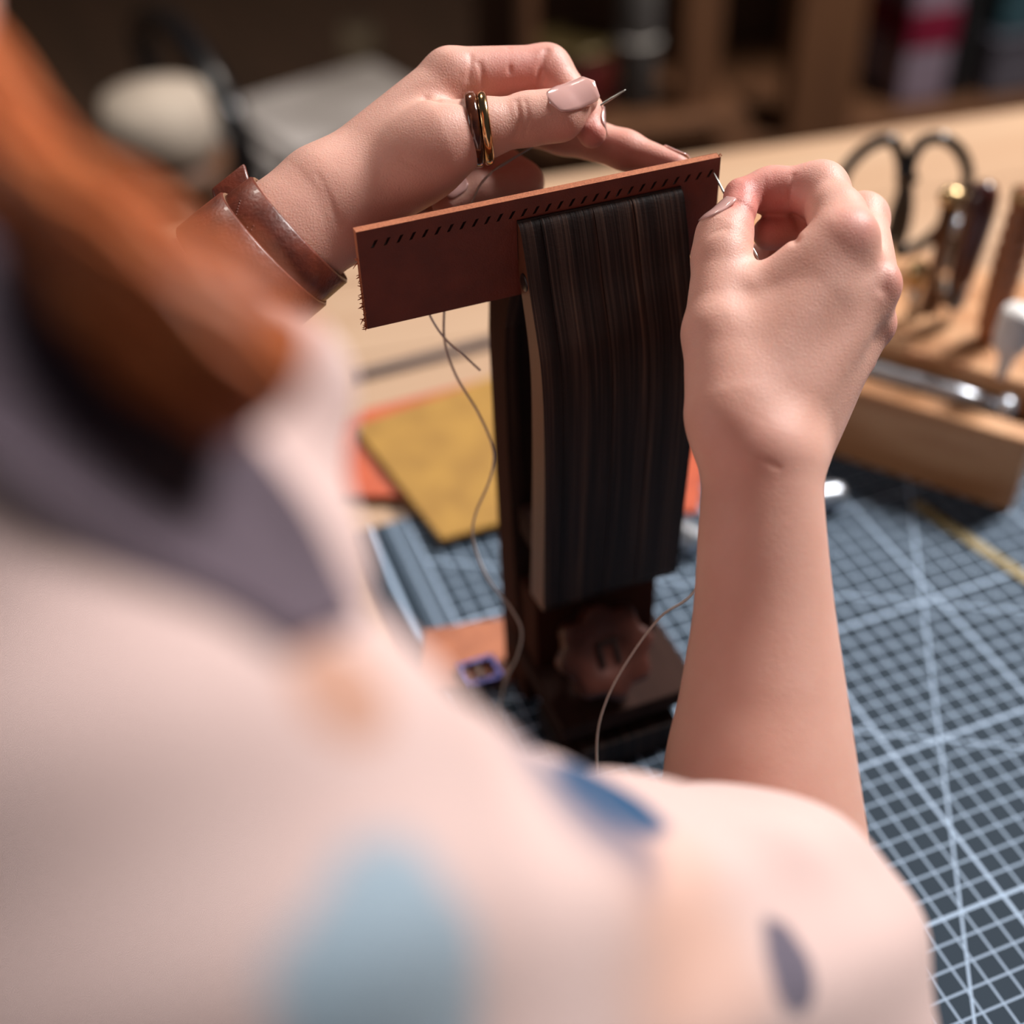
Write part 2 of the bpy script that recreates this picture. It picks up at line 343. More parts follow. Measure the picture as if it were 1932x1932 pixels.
# scalloped tightening knob
kc = PL(1140, 1228, 1, Y0 - .026); kz = max(kc[2], .807); kc = np.array([kc[0], kc[1], kz])
kax = np.array([.05, -.8, .6]); kax /= np.linalg.norm(kax); ka = np.cross(kax, [0, 0, 1]); ka /= np.linalg.norm(ka); kb = np.cross(kax, ka)
v = []; f = []; nk = 96; rings = [(-.006, .8), (-.005, .97), (.004, 1), (.0055, .96), (.006, .85), (.0062, .45), (.0055, .40), (.0055, .0)]
for h, q in rings:
    for s in range(nk):
        th = 2 * math.pi * s / nk; r = .0215 * (1 + .075 * math.cos(8 * th)) * q if q > .5 else .0215 * q
        v.append(kc + kax * h + r * (math.cos(th) * ka + math.sin(th) * kb))
for k in range(len(rings) - 1):
    for s in range(nk): f.append((k * nk + s, k * nk + (s + 1) % nk, (k + 1) * nk + (s + 1) % nk, (k + 1) * nk + s))
f.append(tuple(range(nk))[::-1])
kn = mesh_obj('tightening_knob', v, f, KNOBM, vise, True)
bm = bmesh.new(); KR = Matrix(np.stack([ka, kb, kax], 1).tolist()).to_4x4()
for q0, q1, s0, s1 in ((-.004, 0, .0016, .011), (.004, 0, .0016, .011), (0, .005, .0095, .0016)): add_box(bm, kc + ka * q0 - kb * q1 + kax * .0057, (s0, s1, .0012), 0, 0, KR)
bm_obj('knob_mark', bm, PLUG, kn)
lathe('screw_rod', kc - kax * .02, kax, [(0, .003), (.016, .003)], STEEL, vise, 12)
# ------------------------------------------------------------------ leather strip being sewn, with slanted stitching holes
LX0, LX1, LZ0, LZ1, LT = .0846, .2229, .9860, 1.0243, .0036
def make_leather():
    v = []; f = []; fm = []
    yF, yB = Y0, Y0 + LT
    nh = 29; hx = np.linspace(.0905, .2188, nh); zc = 1.0186; hz = .0014; sl = .0007
    tilt = lambda x: 0
    idx = {}
    def V(x, z, b):
        key = (round(x, 6), round(z, 6), b)
        if key not in idx: idx[key] = len(v); v.append((x, yB if b else yF, z))
        return idx[key]
    def Q(pts, mi):
        f.append(tuple(V(x, z, 0) for x, z in pts)); fm.append(mi); f.append(tuple(V(x, z, 1) for x, z in pts[::-1])); fm.append(mi)
    xs = [LX0] + [(hx[k] + hx[k + 1]) / 2 for k in range(nh - 1)] + [LX1]
    zt, zb = zc + .0024, zc - .0024
    nz = 8; zs = np.linspace(LZ0, zb, nz)
    for k in range(nh):
        x0, x1 = xs[k], xs[k + 1]
        Q([(x0, zt), (x1, zt), (x1, LZ1), (x0, LZ1)], 0)
        for q in range(nz - 1): Q([(x0, zs[q]), (x1, zs[q]), (x1, zs[q + 1]), (x0, zs[q + 1])], 0)
        c_ = hx[k]; h = [(c_ - .0007 - sl, zc - hz), (c_ - .0001 - sl * .2, zc - hz * .9), (c_ + .0008 + sl, zc + hz), (c_ + .0001 + sl * .2, zc + hz * .9)]
        r = [(x0, zb), (x1, zb), (x1, zt), (x0, zt)]
        for q in range(4): Q([r[q], r[(q + 1) % 4], h[(q + 1) % 4], h[q]], 0)
        for q in range(4):
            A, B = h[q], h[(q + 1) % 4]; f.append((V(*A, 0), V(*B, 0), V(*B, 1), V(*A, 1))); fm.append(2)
    def edge(p, q): f.append((V(*p, 0), V(*p, 1), V(*q, 1), V(*q, 0))); fm.append(1)
    for k in range(nh): edge((xs[k], LZ1), (xs[k + 1], LZ1)); edge((xs[k + 1], LZ0), (xs[k], LZ0))
    zl = list(zs) + [zt, LZ1]
    for k in range(len(zl) - 1): edge((LX0, zl[k]), (LX0, zl[k + 1])); edge((LX1, zl[k + 1]), (LX1, zl[k]))
    return v, f, fm
v, f, fm = make_leather()
lea = mesh_obj('leather_strap_blank', v, f, [LEATHER, LEDGE, LHOLE], None, False, fm)
bm = bmesh.new(); bm.from_mesh(lea.data); bmesh.ops.recalc_face_normals(bm, faces=bm.faces[:]); bm.to_mesh(lea.data); bm.free()
props(lea, 'red brown leather strip with a row of stitching holes, gripped upright in the vise', 'leather strip')
vv, ff = [], []
for k in range(46):
    z = LZ0 + (LZ1 - LZ0) * random.random() ** 2.2 * .75; y = Y0 + random.random() * LT; p = np.array([LX0 + .0003, y, z]); L = .0006 + .0016 * random.random()
    d_ = np.array([-1, random.uniform(-.6, .6), random.uniform(-.9, .5)]) * L
    a, b = tube_geo([p, p + d_ * .5, p + d_ + [0, 0, random.uniform(-1, 1) * L * .5]], [.0003, .00022, .00008], 5); q = len(vv); vv += list(a); ff += [tuple(i + q for i in t_) for t_ in b]
p = np.array([LX1 - .0004, Y0 + .001, LZ1]); a, b = tube_geo([p, p + [.0006, 0, .0007], p + [.0012, 0, -.0002]], .00025, 5); q = len(vv); vv += list(a); ff += [tuple(i + q for i in t_) for t_ in b]
props(mesh_obj('frayed_fibre', vv, ff, LEDGE, lea, True), kind='stuff')
# ------------------------------------------------------------------ signed distance modelling of body and clothes
def seg(P, a, b, ra, rb):
    a = np.asarray(a, float); b = np.asarray(b, float); ba = b - a; h = np.clip(((P - a) @ ba) / (ba @ ba + 1e-12), 0, 1)
    return np.linalg.norm(P - a - h[:, None] * ba, axis=1) - (ra + (rb - ra) * h)
def sph(P, c, r): return np.linalg.norm(P - c, axis=1) - r
def ell(P, c, r, R=None):
    q = P - c
    if R is not None: q = q @ R
    q = q / np.asarray(r); k0 = np.linalg.norm(q, axis=1); return (k0 - 1) * min(r)
def smin(a, b, k):
    h = np.clip(.5 + .5 * (b - a) / k, 0, 1); return b * (1 - h) + a * h - k * h * (1 - h)
def smin_all(ds, k):
    r = ds[0]
    for d in ds[1:]: r = smin(r, d, k)
    return r
def chain(P, pts, k=.003):
    """pts: (px,py,d,r_cm) joints of a limb"""
    return smin_all([seg(P, W(*A[:3]), W(*B[:3]), A[3] * .01, B[3] * .01) for A, B in zip(pts[:-1], pts[1:])], k)
def limb(P, pts, n=5):
    q = catmull([(*W(*p[:3]), p[3] * .01) for p in pts], 40); a = q[0, :3]; ax = q[-1, :3] - a; L2 = ax @ ax
    tq = (q[:, :3] - a) @ ax / L2; t = np.clip((P - a) @ ax / L2, 0, 1)
    c = np.stack([np.interp(t, tq, q[:, k]) for k in range(4)], 1)
    return np.linalg.norm(P - c[:, :3], axis=1) - c[:, 3]
def nets(fn, lo, hi, h, blk=8):
    lo = np.asarray(lo, float); n = np.ceil((np.asarray(hi) - lo) / h / blk).astype(int)
    g = np.stack(np.meshgrid(*[np.arange(k) for k in n], indexing='ij'), -1).reshape(-1, 3)
    c = lo + (g + .5) * blk * h; d = fn(c); act = np.abs(d) < blk * h * 1.35
    D = np.full(n * blk, 1e3, np.float32)
    D4 = D.reshape(n[0], blk, n[1], blk, n[2], blk)
    D4[g[:, 0], :, g[:, 1], :, g[:, 2], :] = np.where(d < 0, -1e3, 1e3)[:, None, None, None]
    off = np.stack(np.meshgrid(*[np.arange(blk)] * 3, indexing='ij'), -1).reshape(-1, 3)
    ga = g[act]
    for s in range(0, len(ga), 400):
        q = ga[s:s + 400]; p = lo + (q[:, None, :] * blk + off[None]).reshape(-1, 3) * h
        D4[q[:, 0], :, q[:, 1], :, q[:, 2], :] = fn(p).reshape(-1, blk, blk, blk)
    sg = D < 0; N = np.array(D.shape)
    cnt = np.zeros(N - 1, np.int8)
    for i in (0, 1):
        for j in (0, 1):
            for k in (0, 1): cnt += sg[i:N[0] - 1 + i, j:N[1] - 1 + j, k:N[2] - 1 + k]
    cell = np.argwhere((cnt > 0) & (cnt < 8)); idx = np.full(N - 1, -1, np.int64); idx[tuple(cell.T)] = np.arange(len(cell))
    acc = np.zeros((len(cell), 3)); w = np.zeros(len(cell))
    cor = [(i, j, k) for i in (0, 1) for j in (0, 1) for k in (0, 1)]
    val = {c_: D[cell[:, 0] + c_[0], cell[:, 1] + c_[1], cell[:, 2] + c_[2]] for c_ in cor}
    for A in cor:
        for ax in range(3):
            if A[ax] == 0:
                B = list(A); B[ax] = 1; B = tuple(B); va, vb = val[A], val[B]; m = (va < 0) != (vb < 0)
                t = np.where(m, va / (va - vb + 1e-20), 0); p = np.array(A, float) + t[:, None] * np.eye(3)[ax]
                acc[m] += p[m]; w[m] += 1
    V = lo + (cell + acc / w[:, None]) * h
    # Newton projection for a smooth surface
    for _ in range(2):
        e = h * .4; d0 = fn(V); G = np.stack([fn(V + e * np.eye(3)[k]) - fn(V - e * np.eye(3)[k]) for k in range(3)], 1) / (2 * e)
        st = np.clip(d0 / ((G ** 2).sum(1) + .05), -h * .5, h * .5); V = V - G * st[:, None]
    F = []
    for ax in range(3):
        sl0 = [slice(None)] * 3; sl1 = [slice(None)] * 3; sl0[ax] = slice(0, -1); sl1[ax] = slice(1, None)
        x = sg[tuple(sl0)] != sg[tuple(sl1)]; e = np.argwhere(x); o1, o2 = [(1, 2), (2, 0), (0, 1)][ax]
        e = e[(e[:, o1] > 0) & (e[:, o2] > 0) & (e[:, o1] < N[o1] - 1) & (e[:, o2] < N[o2] - 1)]
        s0 = sg[tuple(e.T)]
        q = []
        for a, b in ((0, 0), (1, 0), (1, 1), (0, 1)):
            c_ = e.copy(); c_[:, o1] -= 1 - a; c_[:, o2] -= 1 - b; q.append(idx[tuple(c_.T)])
        q = np.stack(q, 1); q[~s0] = q[~s0][:, ::-1]; F.append(q)
    F = np.concatenate(F); F = F[(F >= 0).all(1)]
    return V, F
def fast_mesh(name, V, F, mats, parent=None, red=None, fm=None):
    me = bpy.data.meshes.new(name); me.vertices.add(len(V)); me.vertices.foreach_set('co', V.astype(np.float32).ravel())
    me.loops.add(F.size); me.loops.foreach_set('vertex_index', F.astype(np.int32).ravel())
    me.polygons.add(len(F)); me.polygons.foreach_set('loop_start', np.arange(0, F.size, 4, dtype=np.int32)); me.polygons.foreach_set('loop_total', np.full(len(F), 4, np.int32))
    me.update(calc_edges=True); me.validate()
    me.polygons.foreach_set('use_smooth', [True] * len(me.polygons))
    for m in mats: me.materials.append(m)
    if red is not None:
        at = me.attributes.new('red', 'FLOAT', 'POINT'); at.data.foreach_set('value', red.astype(np.float32))
    o = bpy.data.objects.new(name, me); COL.objects.link(o)
    if parent: o.parent = parent; o.matrix_parent_inverse = parent.matrix_world.inverted()
    return o
def hit(fn, px, py, d0=30., d1=60.):
    r = RAY(px, py); d = d0
    for _ in range(200):
        s = fn((C0 + r * d * .01)[None])[0] * 100 / np.linalg.norm(r)
        d += s * .8
        if abs(s) < 1e-3 or d > d1: break
    return C0 + r * d * .01, d
# ---- right hand ------------------------------------------------------------------
R_MCP = {2: (1600, 452, 43.65, .88), 3: (1646, 535, 44.0, .92), 4: (1644, 612, 45.0, .82), 5: (1610, 672, 46., .8)}
R_CMC = {2: (1395, 815, 42.3, 1.45), 3: (1440, 830, 42.5, 1.5), 4: (1480, 840, 43.2, 1.35), 5: (1500, 850, 43.8, 1.2)}
R_ARM = [(1438, 880, 42.4, 1.95), (1437, 1000, 42.4, 2.1), (1440, 1150, 42.4, 2.32), (1438, 1300, 42.3, 2.72), (1434, 1480, 42.1, 3.22), (1460, 1850, 41.8, 3.7), (1478, 2040, 41.6, 3.7)]
R_THUMB = [(1374, 765, 42.6, 1.42), (1354, 630, 43.4, 1.16), (1361, 485, 44.6, .98), (1367, 447, 45.0, .95), (1394, 402, 45.3, .60)]
R_IDX = [R_MCP[2], (1580, 408, 44.6, .92), (1548, 358, 45.9, .94), (1455, 359, 46.3, .76), (1398, 367, 45.9, .60)]
R_MID = [R_MCP[3], (1628, 412, 47.2, .88), (1530, 436, 47.2, .75), (1452, 440, 46.6, .62)]
R_RING = [R_MCP[4], (1640, 520, 48.6, .8), (1540, 500, 48.4, .72), (1442, 484, 47.6, .62)]
R_PINK = [R_MCP[5], (1625, 620, 48.4, .7), (1545, 610, 48.6, .62), (1490, 600, 48, .55)]
def right_raw(P):
    arm = limb(P, R_ARM)
    palm = smin_all([seg(P, W(*R_CMC[k][:3]), W(*R_MCP[k][:3]), R_CMC[k][3] * .01, R_MCP[k][3] * .0095) for k in (2, 3, 4, 5)], .006)
    palm = smin(palm, seg(P, W(1575, 520, 43.8), W(1628, 562, 44.3), .0092, .0080), .010)
    palm = smin(palm, seg(P, W(1400, 690, 43.4), W(1545, 560, 43.5), .0118, .0100), .010)
    th = chain(P, R_THUMB, .004)
    web = smin(seg(P, W(1385, 640, 43.5), W(1480, 610, 43.4), .0085, .0075), seg(P, W(1436, 552, 43.7), W(1574, 456, 43.4), .0080, .0086), .006)
    h = smin(arm, palm, .010); h = smin(h, smin(th, web, .009), .010)
    fs = [chain(P, x, .005) for x in (R_IDX, R_MID, R_RING, R_PINK)]
    g = fs[1]
    for x in fs[2:]: g = smin(g, x, .0008)
    return smin(smin(h, fs[0], .008), g, .0025)
def left_raw(P):
    arm = limb(P, L_ARM)
    palm = smin_all([seg(P, W(*L_CMC[k][:3]), W(*L_MCP[k][:3]), L_CMC[k][3] * .01, L_MCP[k][3] * .0095) for k in (2, 3, 4, 5)], .006)
    th = chain(P, L_THUMB, .005); th = smin(th, sph(P, W(788, 298, 45.6), .0148), .008)
    h = smin(arm, palm, .010); h = smin(h, th, .007)
    fs = [chain(P, x, .0035) for x in (L_IDX, L_MID, L_RING, L_PINK)]
    g = fs[0]
    for x in fs[1:]: g = smin(g, x, .0008)
    return smin(h, g, .003)
L_MCP = {2: (850, 148, 47.0, 1.1), 3: (872, 195, 48.8, 1.05), 4: (865, 255, 50.3, 1.0), 5: (840, 315, 51.5, .9)}
L_CMC = {2: (640, 360, 46.3, 1.7), 3: (640, 380, 47.2, 1.6), 4: (640, 405, 48, 1.5), 5: (640, 425, 48.6, 1.4)}
L_ARM = [(-450, 1237, 43.5, 4.0), (0, 890, 44.3, 3.2), (330, 625, 45.2, 2.6), (540, 452, 45.8, 2.2), (610, 398, 46.2, 2.15)]
L_THUMB = [(660, 400, 45.9, 1.5), (830, 268, 45.4, 1.35), (905, 243, 45.6, 1.0), (1000, 224, 45.9, .86), (1055, 217, 46.0, .84), (1098, 188, 46.1, .58)]
L_IDX = [L_MCP[2], (1030, 134, 47.9, .93), (1100, 212, 47.4, .70), (1117, 252, 46.9, .52)]
L_MID = [L_MCP[3], (1065, 248, 49, .84), (1180, 284, 48.4, .70), (1276, 313, 47.8, .48)]
L_RING = [L_MCP[4], (985, 345, 49.3, .78), (900, 358, 48.3, .70), (842, 384, 47.7, .55)]
L_PINK = [L_MCP[5], (930, 395, 50.4, .7), (850, 408, 49.2, .62), (772, 414, 48.6, .52)]
def with_creases(raw, creases, bumps=()):
    lines = []
    for pts, dep, wid in creases:
        q = [hit(raw, *p)[0] for p in pts]; lines.append((np.array(q), dep, wid))
    bs = [(hit(raw, p[0], p[1])[0], p[2], p[3]) for p in bumps]
    def fn(P):
        d = raw(P)
        near = np.abs(d) < .006
        if near.any():
            Q = P[near]; e = np.zeros(len(Q))
            for q, dep, wid in lines:
                dd = np.full(len(Q), 9.)
                for A, B in zip(q[:-1], q[1:]): dd = np.minimum(dd, seg(Q, A, B, 0, 0))
                e += dep * np.exp(-(dd / wid) ** 2)
            for c, r, amp in bs: e -= amp * np.exp(-(np.linalg.norm(Q - c, axis=1) / r) ** 2)
            d = d.copy(); d[near] += e
        return d
    return fn
right_fn = with_creases(right_raw, [([(1497, 330), (1490, 370), (1497, 405)], .0004, .0009), ([(1444, 340), (1440, 372), (1446, 398)], .0002, .0007), ([(1500, 408), (1508, 428), (1500, 455)], .0010, .0016),
                                    ([(1430, 866), (1450, 872), (1470, 884)], .00022, .001), ([(1320, 462), (1345, 440), (1370, 430)], .0002, .0010), ([(1690, 470), (1672, 500), (1665, 545)], .0006, .0022)],
                       [(1626, 426, .007, .0006), (1685, 535, .006, .0008), (1678, 618, .005, .0007)])
left_fn = with_creases(left_raw, [([(888, 105), (884, 150), (888, 190)], .00045, .0011), ([(958, 88), (962, 135), (958, 180)], .0006, .0009), ([(1032, 95), (1020, 125), (1014, 165)], .0009, .0012), ([(905, 120), (912, 160), (906, 188)], .0005, .001),
                                  ([(975, 190), (980, 220), (972, 255)], .0004, .0009), ([(990, 188), (996, 220), (990, 258)], .0003, .0008), ([(600, 330), (625, 380), (640, 430)], .00018, .0010), ([(805, 185), (830, 190), (880, 192)], .0010, .0018), ([(760, 300), (810, 325), (870, 330)], .0002, .0012)],
                     [(1160, 262, .006, .0003)])
def redness(V, spots):
    r = np.zeros(len(V))
    for p, d, s, a in spots: r += a * np.exp(-(np.linalg.norm(V - W(p[0], p[1], d), axis=1) / s) ** 2)
    return np.clip(r, 0, 1)
def bounds(pts, pad):
    q = np.array([W(*p[:3]) for p in pts]); return q.min(0) - pad, q.max(0) + pad
HV = .00085
rp = R_ARM[:5] + R_THUMB + R_IDX + R_MID + R_RING + R_PINK + [(1440, 1660, 42, 0)]
lo, hi = bounds(rp, .032)
RV, RF = nets(right_fn, lo, hi, HV)
rred = redness(RV, [((1398, 367), 45.5, .012, .8), ((1386, 400), 45, .009, .4), ((1490, 360), 45.8, .012, .6), ((1622, 424), 42.6, .009, .6), ((1690, 535), 43.6, .008, .7), ((1685, 615), 44.6, .006, .6), ((1452, 440), 46, .015, .6), ((1420, 850), 41, .014, .2)])
lp = L_ARM[2:] + L_THUMB + L_IDX + L_MID + L_RING + L_PINK + [(-40, 920, 44.2, 0)]
lo, hi = bounds(lp, .026)
LV, LF = nets(left_fn, lo, hi, HV)
lred = redness(LV, [((1000, 140), 47.3, .016, .7), ((920, 140), 46.5, .012, .3), ((1118, 250), 46.5, .008, .8), ((1270, 312), 47.6, .009, .6), ((1180, 284), 48, .012, .5), ((960, 345), 49, .012, .5), ((1060, 250), 45.5, .006, .3), ((880, 300), 45, .01, .2)])
# ---- rest of the body (coarse) ----------------------------------------------------
def cm(*c): return NM @ np.array(c, float) * .01 + C0
SH = W(350, 1750, 19); NECK = cm(-14.5, -5.8, 21); HEAD = cm(-15, -17.1, 20.4)
LSH = cm(-31, 1, 24); LEL = W(-450, 1237, 43.5); REL = W(1478, 2040, 41.6)
mid = (SH + LSH) / 2; down = np.array([0, 0, -1.]); back = -CV(0, -.65, .76)
shx = (SH - LSH) / np.linalg.norm(SH - LSH)
fwd = np.cross([0, 0, 1.], shx); fwd /= np.linalg.norm(fwd)
CHEST = mid + down * .10 - fwd * .03; WAIST = mid + down * .28 - fwd * .13; HIP = mid + down * .42 - fwd * .23
hz = HIP[2]
def torso(P, e=0.):
    ds = [seg(P, SH - shx * .02, LSH + shx * .02, .045 + e, .045 + e), seg(P, CHEST - shx * .06, CHEST + shx * .06, .10 + e, .10 + e), seg(P, WAIST - shx * .045, WAIST + shx * .045, .085 + e, .085 + e), seg(P, HIP - shx * .06, HIP + shx * .06, .11 + e, .11 + e)]
    return smin_all(ds, .07)
fR = (HEAD - NECK); fdir = fwd * .75 + np.array([0, 0, -.66]); fdir /= np.linalg.norm(fdir); hside = shx; hup = np.cross(hside, fdir); hup = hup if hup[2] > 0 else -hup
HR = np.stack([hside, fdir, hup], 1)
def hp(x, y, z): return HEAD + HR @ np.array([x, y, z])
def headf(P):
    d = ell(P, hp(0, -.012, .02), (.072, .088, .085), HR)
    d = smin(d, ell(P, hp(0, .03, -.045), (.052, .055, .055), HR), .03)
    d = smin(d, seg(P, hp(0, .082, .0), hp(0, .098, -.03), .006, .011), .012)
    d = smin(d, seg(P, hp(-.03, .075, .017), hp(.03, .075, .017), .008, .008), .012)
    d = smin(d, sph(P, hp(0, .075, -.088), .016), .02)
    for s in (-1, 1):
        d = np.maximum(d, -sph(P, hp(s * .031, .094, -.002), .016)) if False else smin(d, d, 1e-6)
        d = smin(d, sph(P, hp(s * .031, .066, -.003), .0135), .004)
        d = smin(d, ell(P, hp(s * .075, -.005, -.012), (.008, .02, .032), HR), .006)
    d = smin(d, seg(P, hp(-.016, .079, -.055), hp(.016, .079, -.055), .006, .006), .006)
    d = smin(d, seg(P, hp(-.013, .078, -.066), hp(.013, .078, -.066), .007, .007), .005)
    return d
LEGJ = []
for s in (-1, 1):
    hj = HIP + shx * s * .075 + down * .04; kj = hj + fwd * .40 + down * .03 + shx * s * .03; aj = kj * [1, 1, 0] + np.array([0, 0, .09]) - fwd * .06; LEGJ.append((hj, kj, aj, aj + fwd * .15 + down * .055))
def body_raw(P):
    d = smin(torso(P), seg(P, NECK - np.array([0, 0, .05]), NECK + (HEAD - NECK) * .5, .056, .052), .03)
    d = smin(d, headf(P), .02)
    d = smin(d, smin(seg(P, SH, REL, .042, .034), seg(P, LSH, LEL, .042, .034), .001), .03)
    d = smin(d, smin(seg(P, REL, W(1448, 1680, 41.9), .034, .024), seg(P, LEL, W(-60, 937, 44.2), .034, .028), .001), .015)
    for hj, kj, aj, tj in LEGJ: d = smin(d, smin(seg(P, hj, kj, .08, .055), smin(seg(P, kj, aj, .05, .032), seg(P, aj, tj, .03, .02), .02), .02), .03)
    return d
pts = np.array([SH, LSH, HEAD, NECK, HIP, REL, LEL, W(0, 890, 44.3)] + [q for l in LEGJ for q in l])
lo, hi = pts.min(0) - .14, pts.max(0) + .14; lo[2] = -.02
BV, BF = nets(body_raw, lo, hi, .005)
cF = BV[BF].mean(1)
V = np.concatenate([RV, LV, BV]); F = np.concatenate([RF, LF + len(RV), BF + len(RV) + len(LV)])
person = fast_mesh('person', V, F, [SKIN], None, np.concatenate([rred, lred, np.full(len(BV), .1)]))
props(person, 'person in a pale printed shirt and dark strap, sewing with a needle in each hand', 'person')
# ---- shirt -------------------------------------------------------------------------
S_A = (340, 1780, 19, 4.75); S_B = (1370, 1872, 34, 5.3)
def shirt_raw(P):
    d = smin(seg(P, W(*S_A[:3]), W(960, 1862, 27), S_A[3] * .01, .047), seg(P, W(960, 1862, 27), W(*S_B[:3]), .047, S_B[3] * .01), .004)
    d = smin(d, seg(P, W(*S_B[:3]), W(*S_B[:3]) * .35 + REL * .65, .0505, .044), .01)
    d = smin(d, seg(P, W(265, 1250, 22), W(400, 780, 23.5), .034, .026), .012)
    d = smin(d, seg(P, W(300, 1650, 19), W(-200, 650, 18.5), .040, .030), .02)
    d = smin(d, torso(P, .008), .03)
    d = smin(d, seg(P, LSH, LEL, .056, .048), .03)
    d = smin(d, seg(P, LEL, W(-60, 935, 44.2), .050, .046), .01)
    q = P * 1.0
    d = d + .0016 * np.sin(q[:, 0] * 95 + 3 * np.sin(q[:, 1] * 40)) * np.sin(q[:, 2] * 70 + 2.) + .001 * np.sin(q[:, 1] * 160 + q[:, 2] * 90)
    # open cuffs round both forearms, neck opening, hem
    d = np.maximum(d, -seg(P, W(1434, 1480, 42.1), W(1450, 1760, 41.9), .035, .039))
    d = np.maximum(d, -seg(P, W(40, 860, 44.4), W(-160, 1012, 44.0), .0365, .0375))
    d = np.maximum(d, -seg(P, NECK + np.array([0, 0, .0]), NECK + np.array([0, 0, .1]), .060, .075))
    d = np.maximum(d, (HIP[2] - .02) - P[:, 2])
    return d
pts = np.array([SH, LSH, NECK, HIP, REL, LEL, W(*S_B[:3])]); lo, hi = pts.min(0) - .13, pts.max(0) + .13
SV, SF = nets(shirt_raw, lo, hi, .004)
def make_shirtm():
    t = NT('printed_shirt'); geo = t.n('ShaderNodeNewGeometry'); v = t.coord()
    n = t.noise(v, 30, 3); col = t.mix(n, srgb('#dcc1bb'), srgb('#d5b6b0'))
    def spot(c, r, colr, stretch=None):
        x = t.n('ShaderNodeVectorMath', operation='DISTANCE'); t.l(v, x.inputs[0]); x.inputs[1].default_value = tuple(map(float, c))
        f = t.math('DIVIDE', t.math('ADD', x.outputs['Value'], t.math('MULTIPLY', t.math('SUBTRACT', t.noise(v, 70, 2), .5), r * .7)), r)
        mr = t.n('ShaderNodeMapRange'); t.l(f, mr.inputs[0]); mr.inputs[1].default_value = .85 if r < .02 else .3; mr.inputs[2].default_value = 1.05 if r < .02 else 1.3; mr.inputs[3].default_value = 1; mr.inputs[4].default_value = 0
        nonlocal col; col = t.mix(mr.outputs[0], col, srgb(colr))
    for (px, py, r, c) in SPOTS:
        p, d = hit(shirt_raw, px, py, 6, 40); spot(p, r, c)
    t.set(base=col, rough=.8, sheen=.2, spec=.2)
    w = t.n('ShaderNodeTexWave'); t.l(v, w.inputs[0]); w.inputs['Scale'].default_value = 600; w.inputs['Distortion'].default_value = 2
    t.bump(w.outputs['Fac'], .4, .0004); return t.m
SPOTS = [(1280, 1780, .03, '#dcb09f'), (745, 1850, .0165, '#9db0be'), (760, 2020, .018, '#9db0be'), (1080, 1490, .022, '#1d4a70'), (1150, 1500, .014, '#1d4a70'), (1490, 1815, .011, '#645c6c'), (650, 1300, .008, '#c39480')]
shirt = fast_mesh('shirt', SV, SF, [make_shirtm()], person); props(shirt, 'cream pink shirt with blue grey print')
TV, TF = nets(lambda P: np.maximum(smin_all([seg(P, HIP - shx * .06, HIP + shx * .06, .115, .115)] + [smin(seg(P, hj, kj, .088, .064), seg(P, kj, aj, .06, .045), .02) for hj, kj, aj, tj in LEGJ], .03), P[:, 2] - HIP[2] - .03), np.array([HIP] + [q for l in LEGJ for q in l]).min(0) - .14, np.array([HIP] + [q for l in LEGJ for q in l]).max(0) + .14, .007)
fast_mesh('trousers', TV, TF, [TROUS], person)
# ---- apron bib on the chest
def apron_raw(P):
    t = torso(P); d = np.maximum(t - .022, .011 - t); q = P - mid
    zed = P[:, 2] - mid[2]
    d = np.maximum(d, -(q @ fwd + .13 * np.clip(-zed, 0, .5) / .28 - .012)); d = np.maximum(d, np.abs(q @ shx) - .125)
    d = np.maximum(d, zed + .055); return np.maximum(d, HIP[2] - .01 - P[:, 2])
AV, AF = nets(apron_raw, mid - np.array([.42, .42, .48]), mid + np.array([.25, .25, .05]), .0045)
o = fast_mesh('apron', AV, AF, [STRAPM], person); props(o, 'dark plum apron on the chest')
# ---- apron strap over the shoulder -------------------------------------------------
def strap():
    up_ = catmull([(-160, 320), (0, 480), (200, 612), (400, 735), (570, 930), (660, 1095), (690, 1160)], 8); lo_ = catmull([(-200, 700), (0, 870), (150, 980), (290, 1065), (430, 1135), (520, 1190), (560, 1215)], 8)
    nv = 7; top = []; n = len(up_)
    for k in range(n):
        for q in range(nv):
            s = q / (nv - 1); px, py = up_[k] * (1 - s) + lo_[k] * s; p, d = hit(shirt_raw, px, py, 6, 30); top.append((d, px, py))
    D = np.array([x[0] for x in top]).reshape(n, nv)
    for _ in range(14):
        E = np.pad(D, 1, mode='edge'); D = np.minimum(D, (E[:-2, 1:-1] + E[2:, 1:-1] + E[1:-1, :-2] + E[1:-1, 2:]) / 4)
    T = np.array([W(x[1], x[2], dd - .35) for x, dd in zip(top, D.ravel())]); B = np.array([W(x[1], x[2], dd - .1) for x, dd in zip(top, D.ravel())])
    v = np.concatenate([T, B]); m = n * nv; f = []
    for k in range(n - 1):
        for q in range(nv - 1):
            a = k * nv + q; f.append((a, a + 1, a + nv + 1, a + nv)); f.append((m + a, m + a + nv, m + a + nv + 1, m + a + 1))
        for q in (0, nv - 1):
            a = k * nv + q; f.append((a, a + nv, m + a + nv, m + a))
    for k in (0, n - 1):
        for q in range(nv - 1): a = k * nv + q; f.append((a, a + 1, m + a + 1, m + a))
    return v, f
v, f = strap(); props(mesh_obj('apron_strap', v, f, STRAPM, person, True), 'dark plum apron strap over the shoulder')
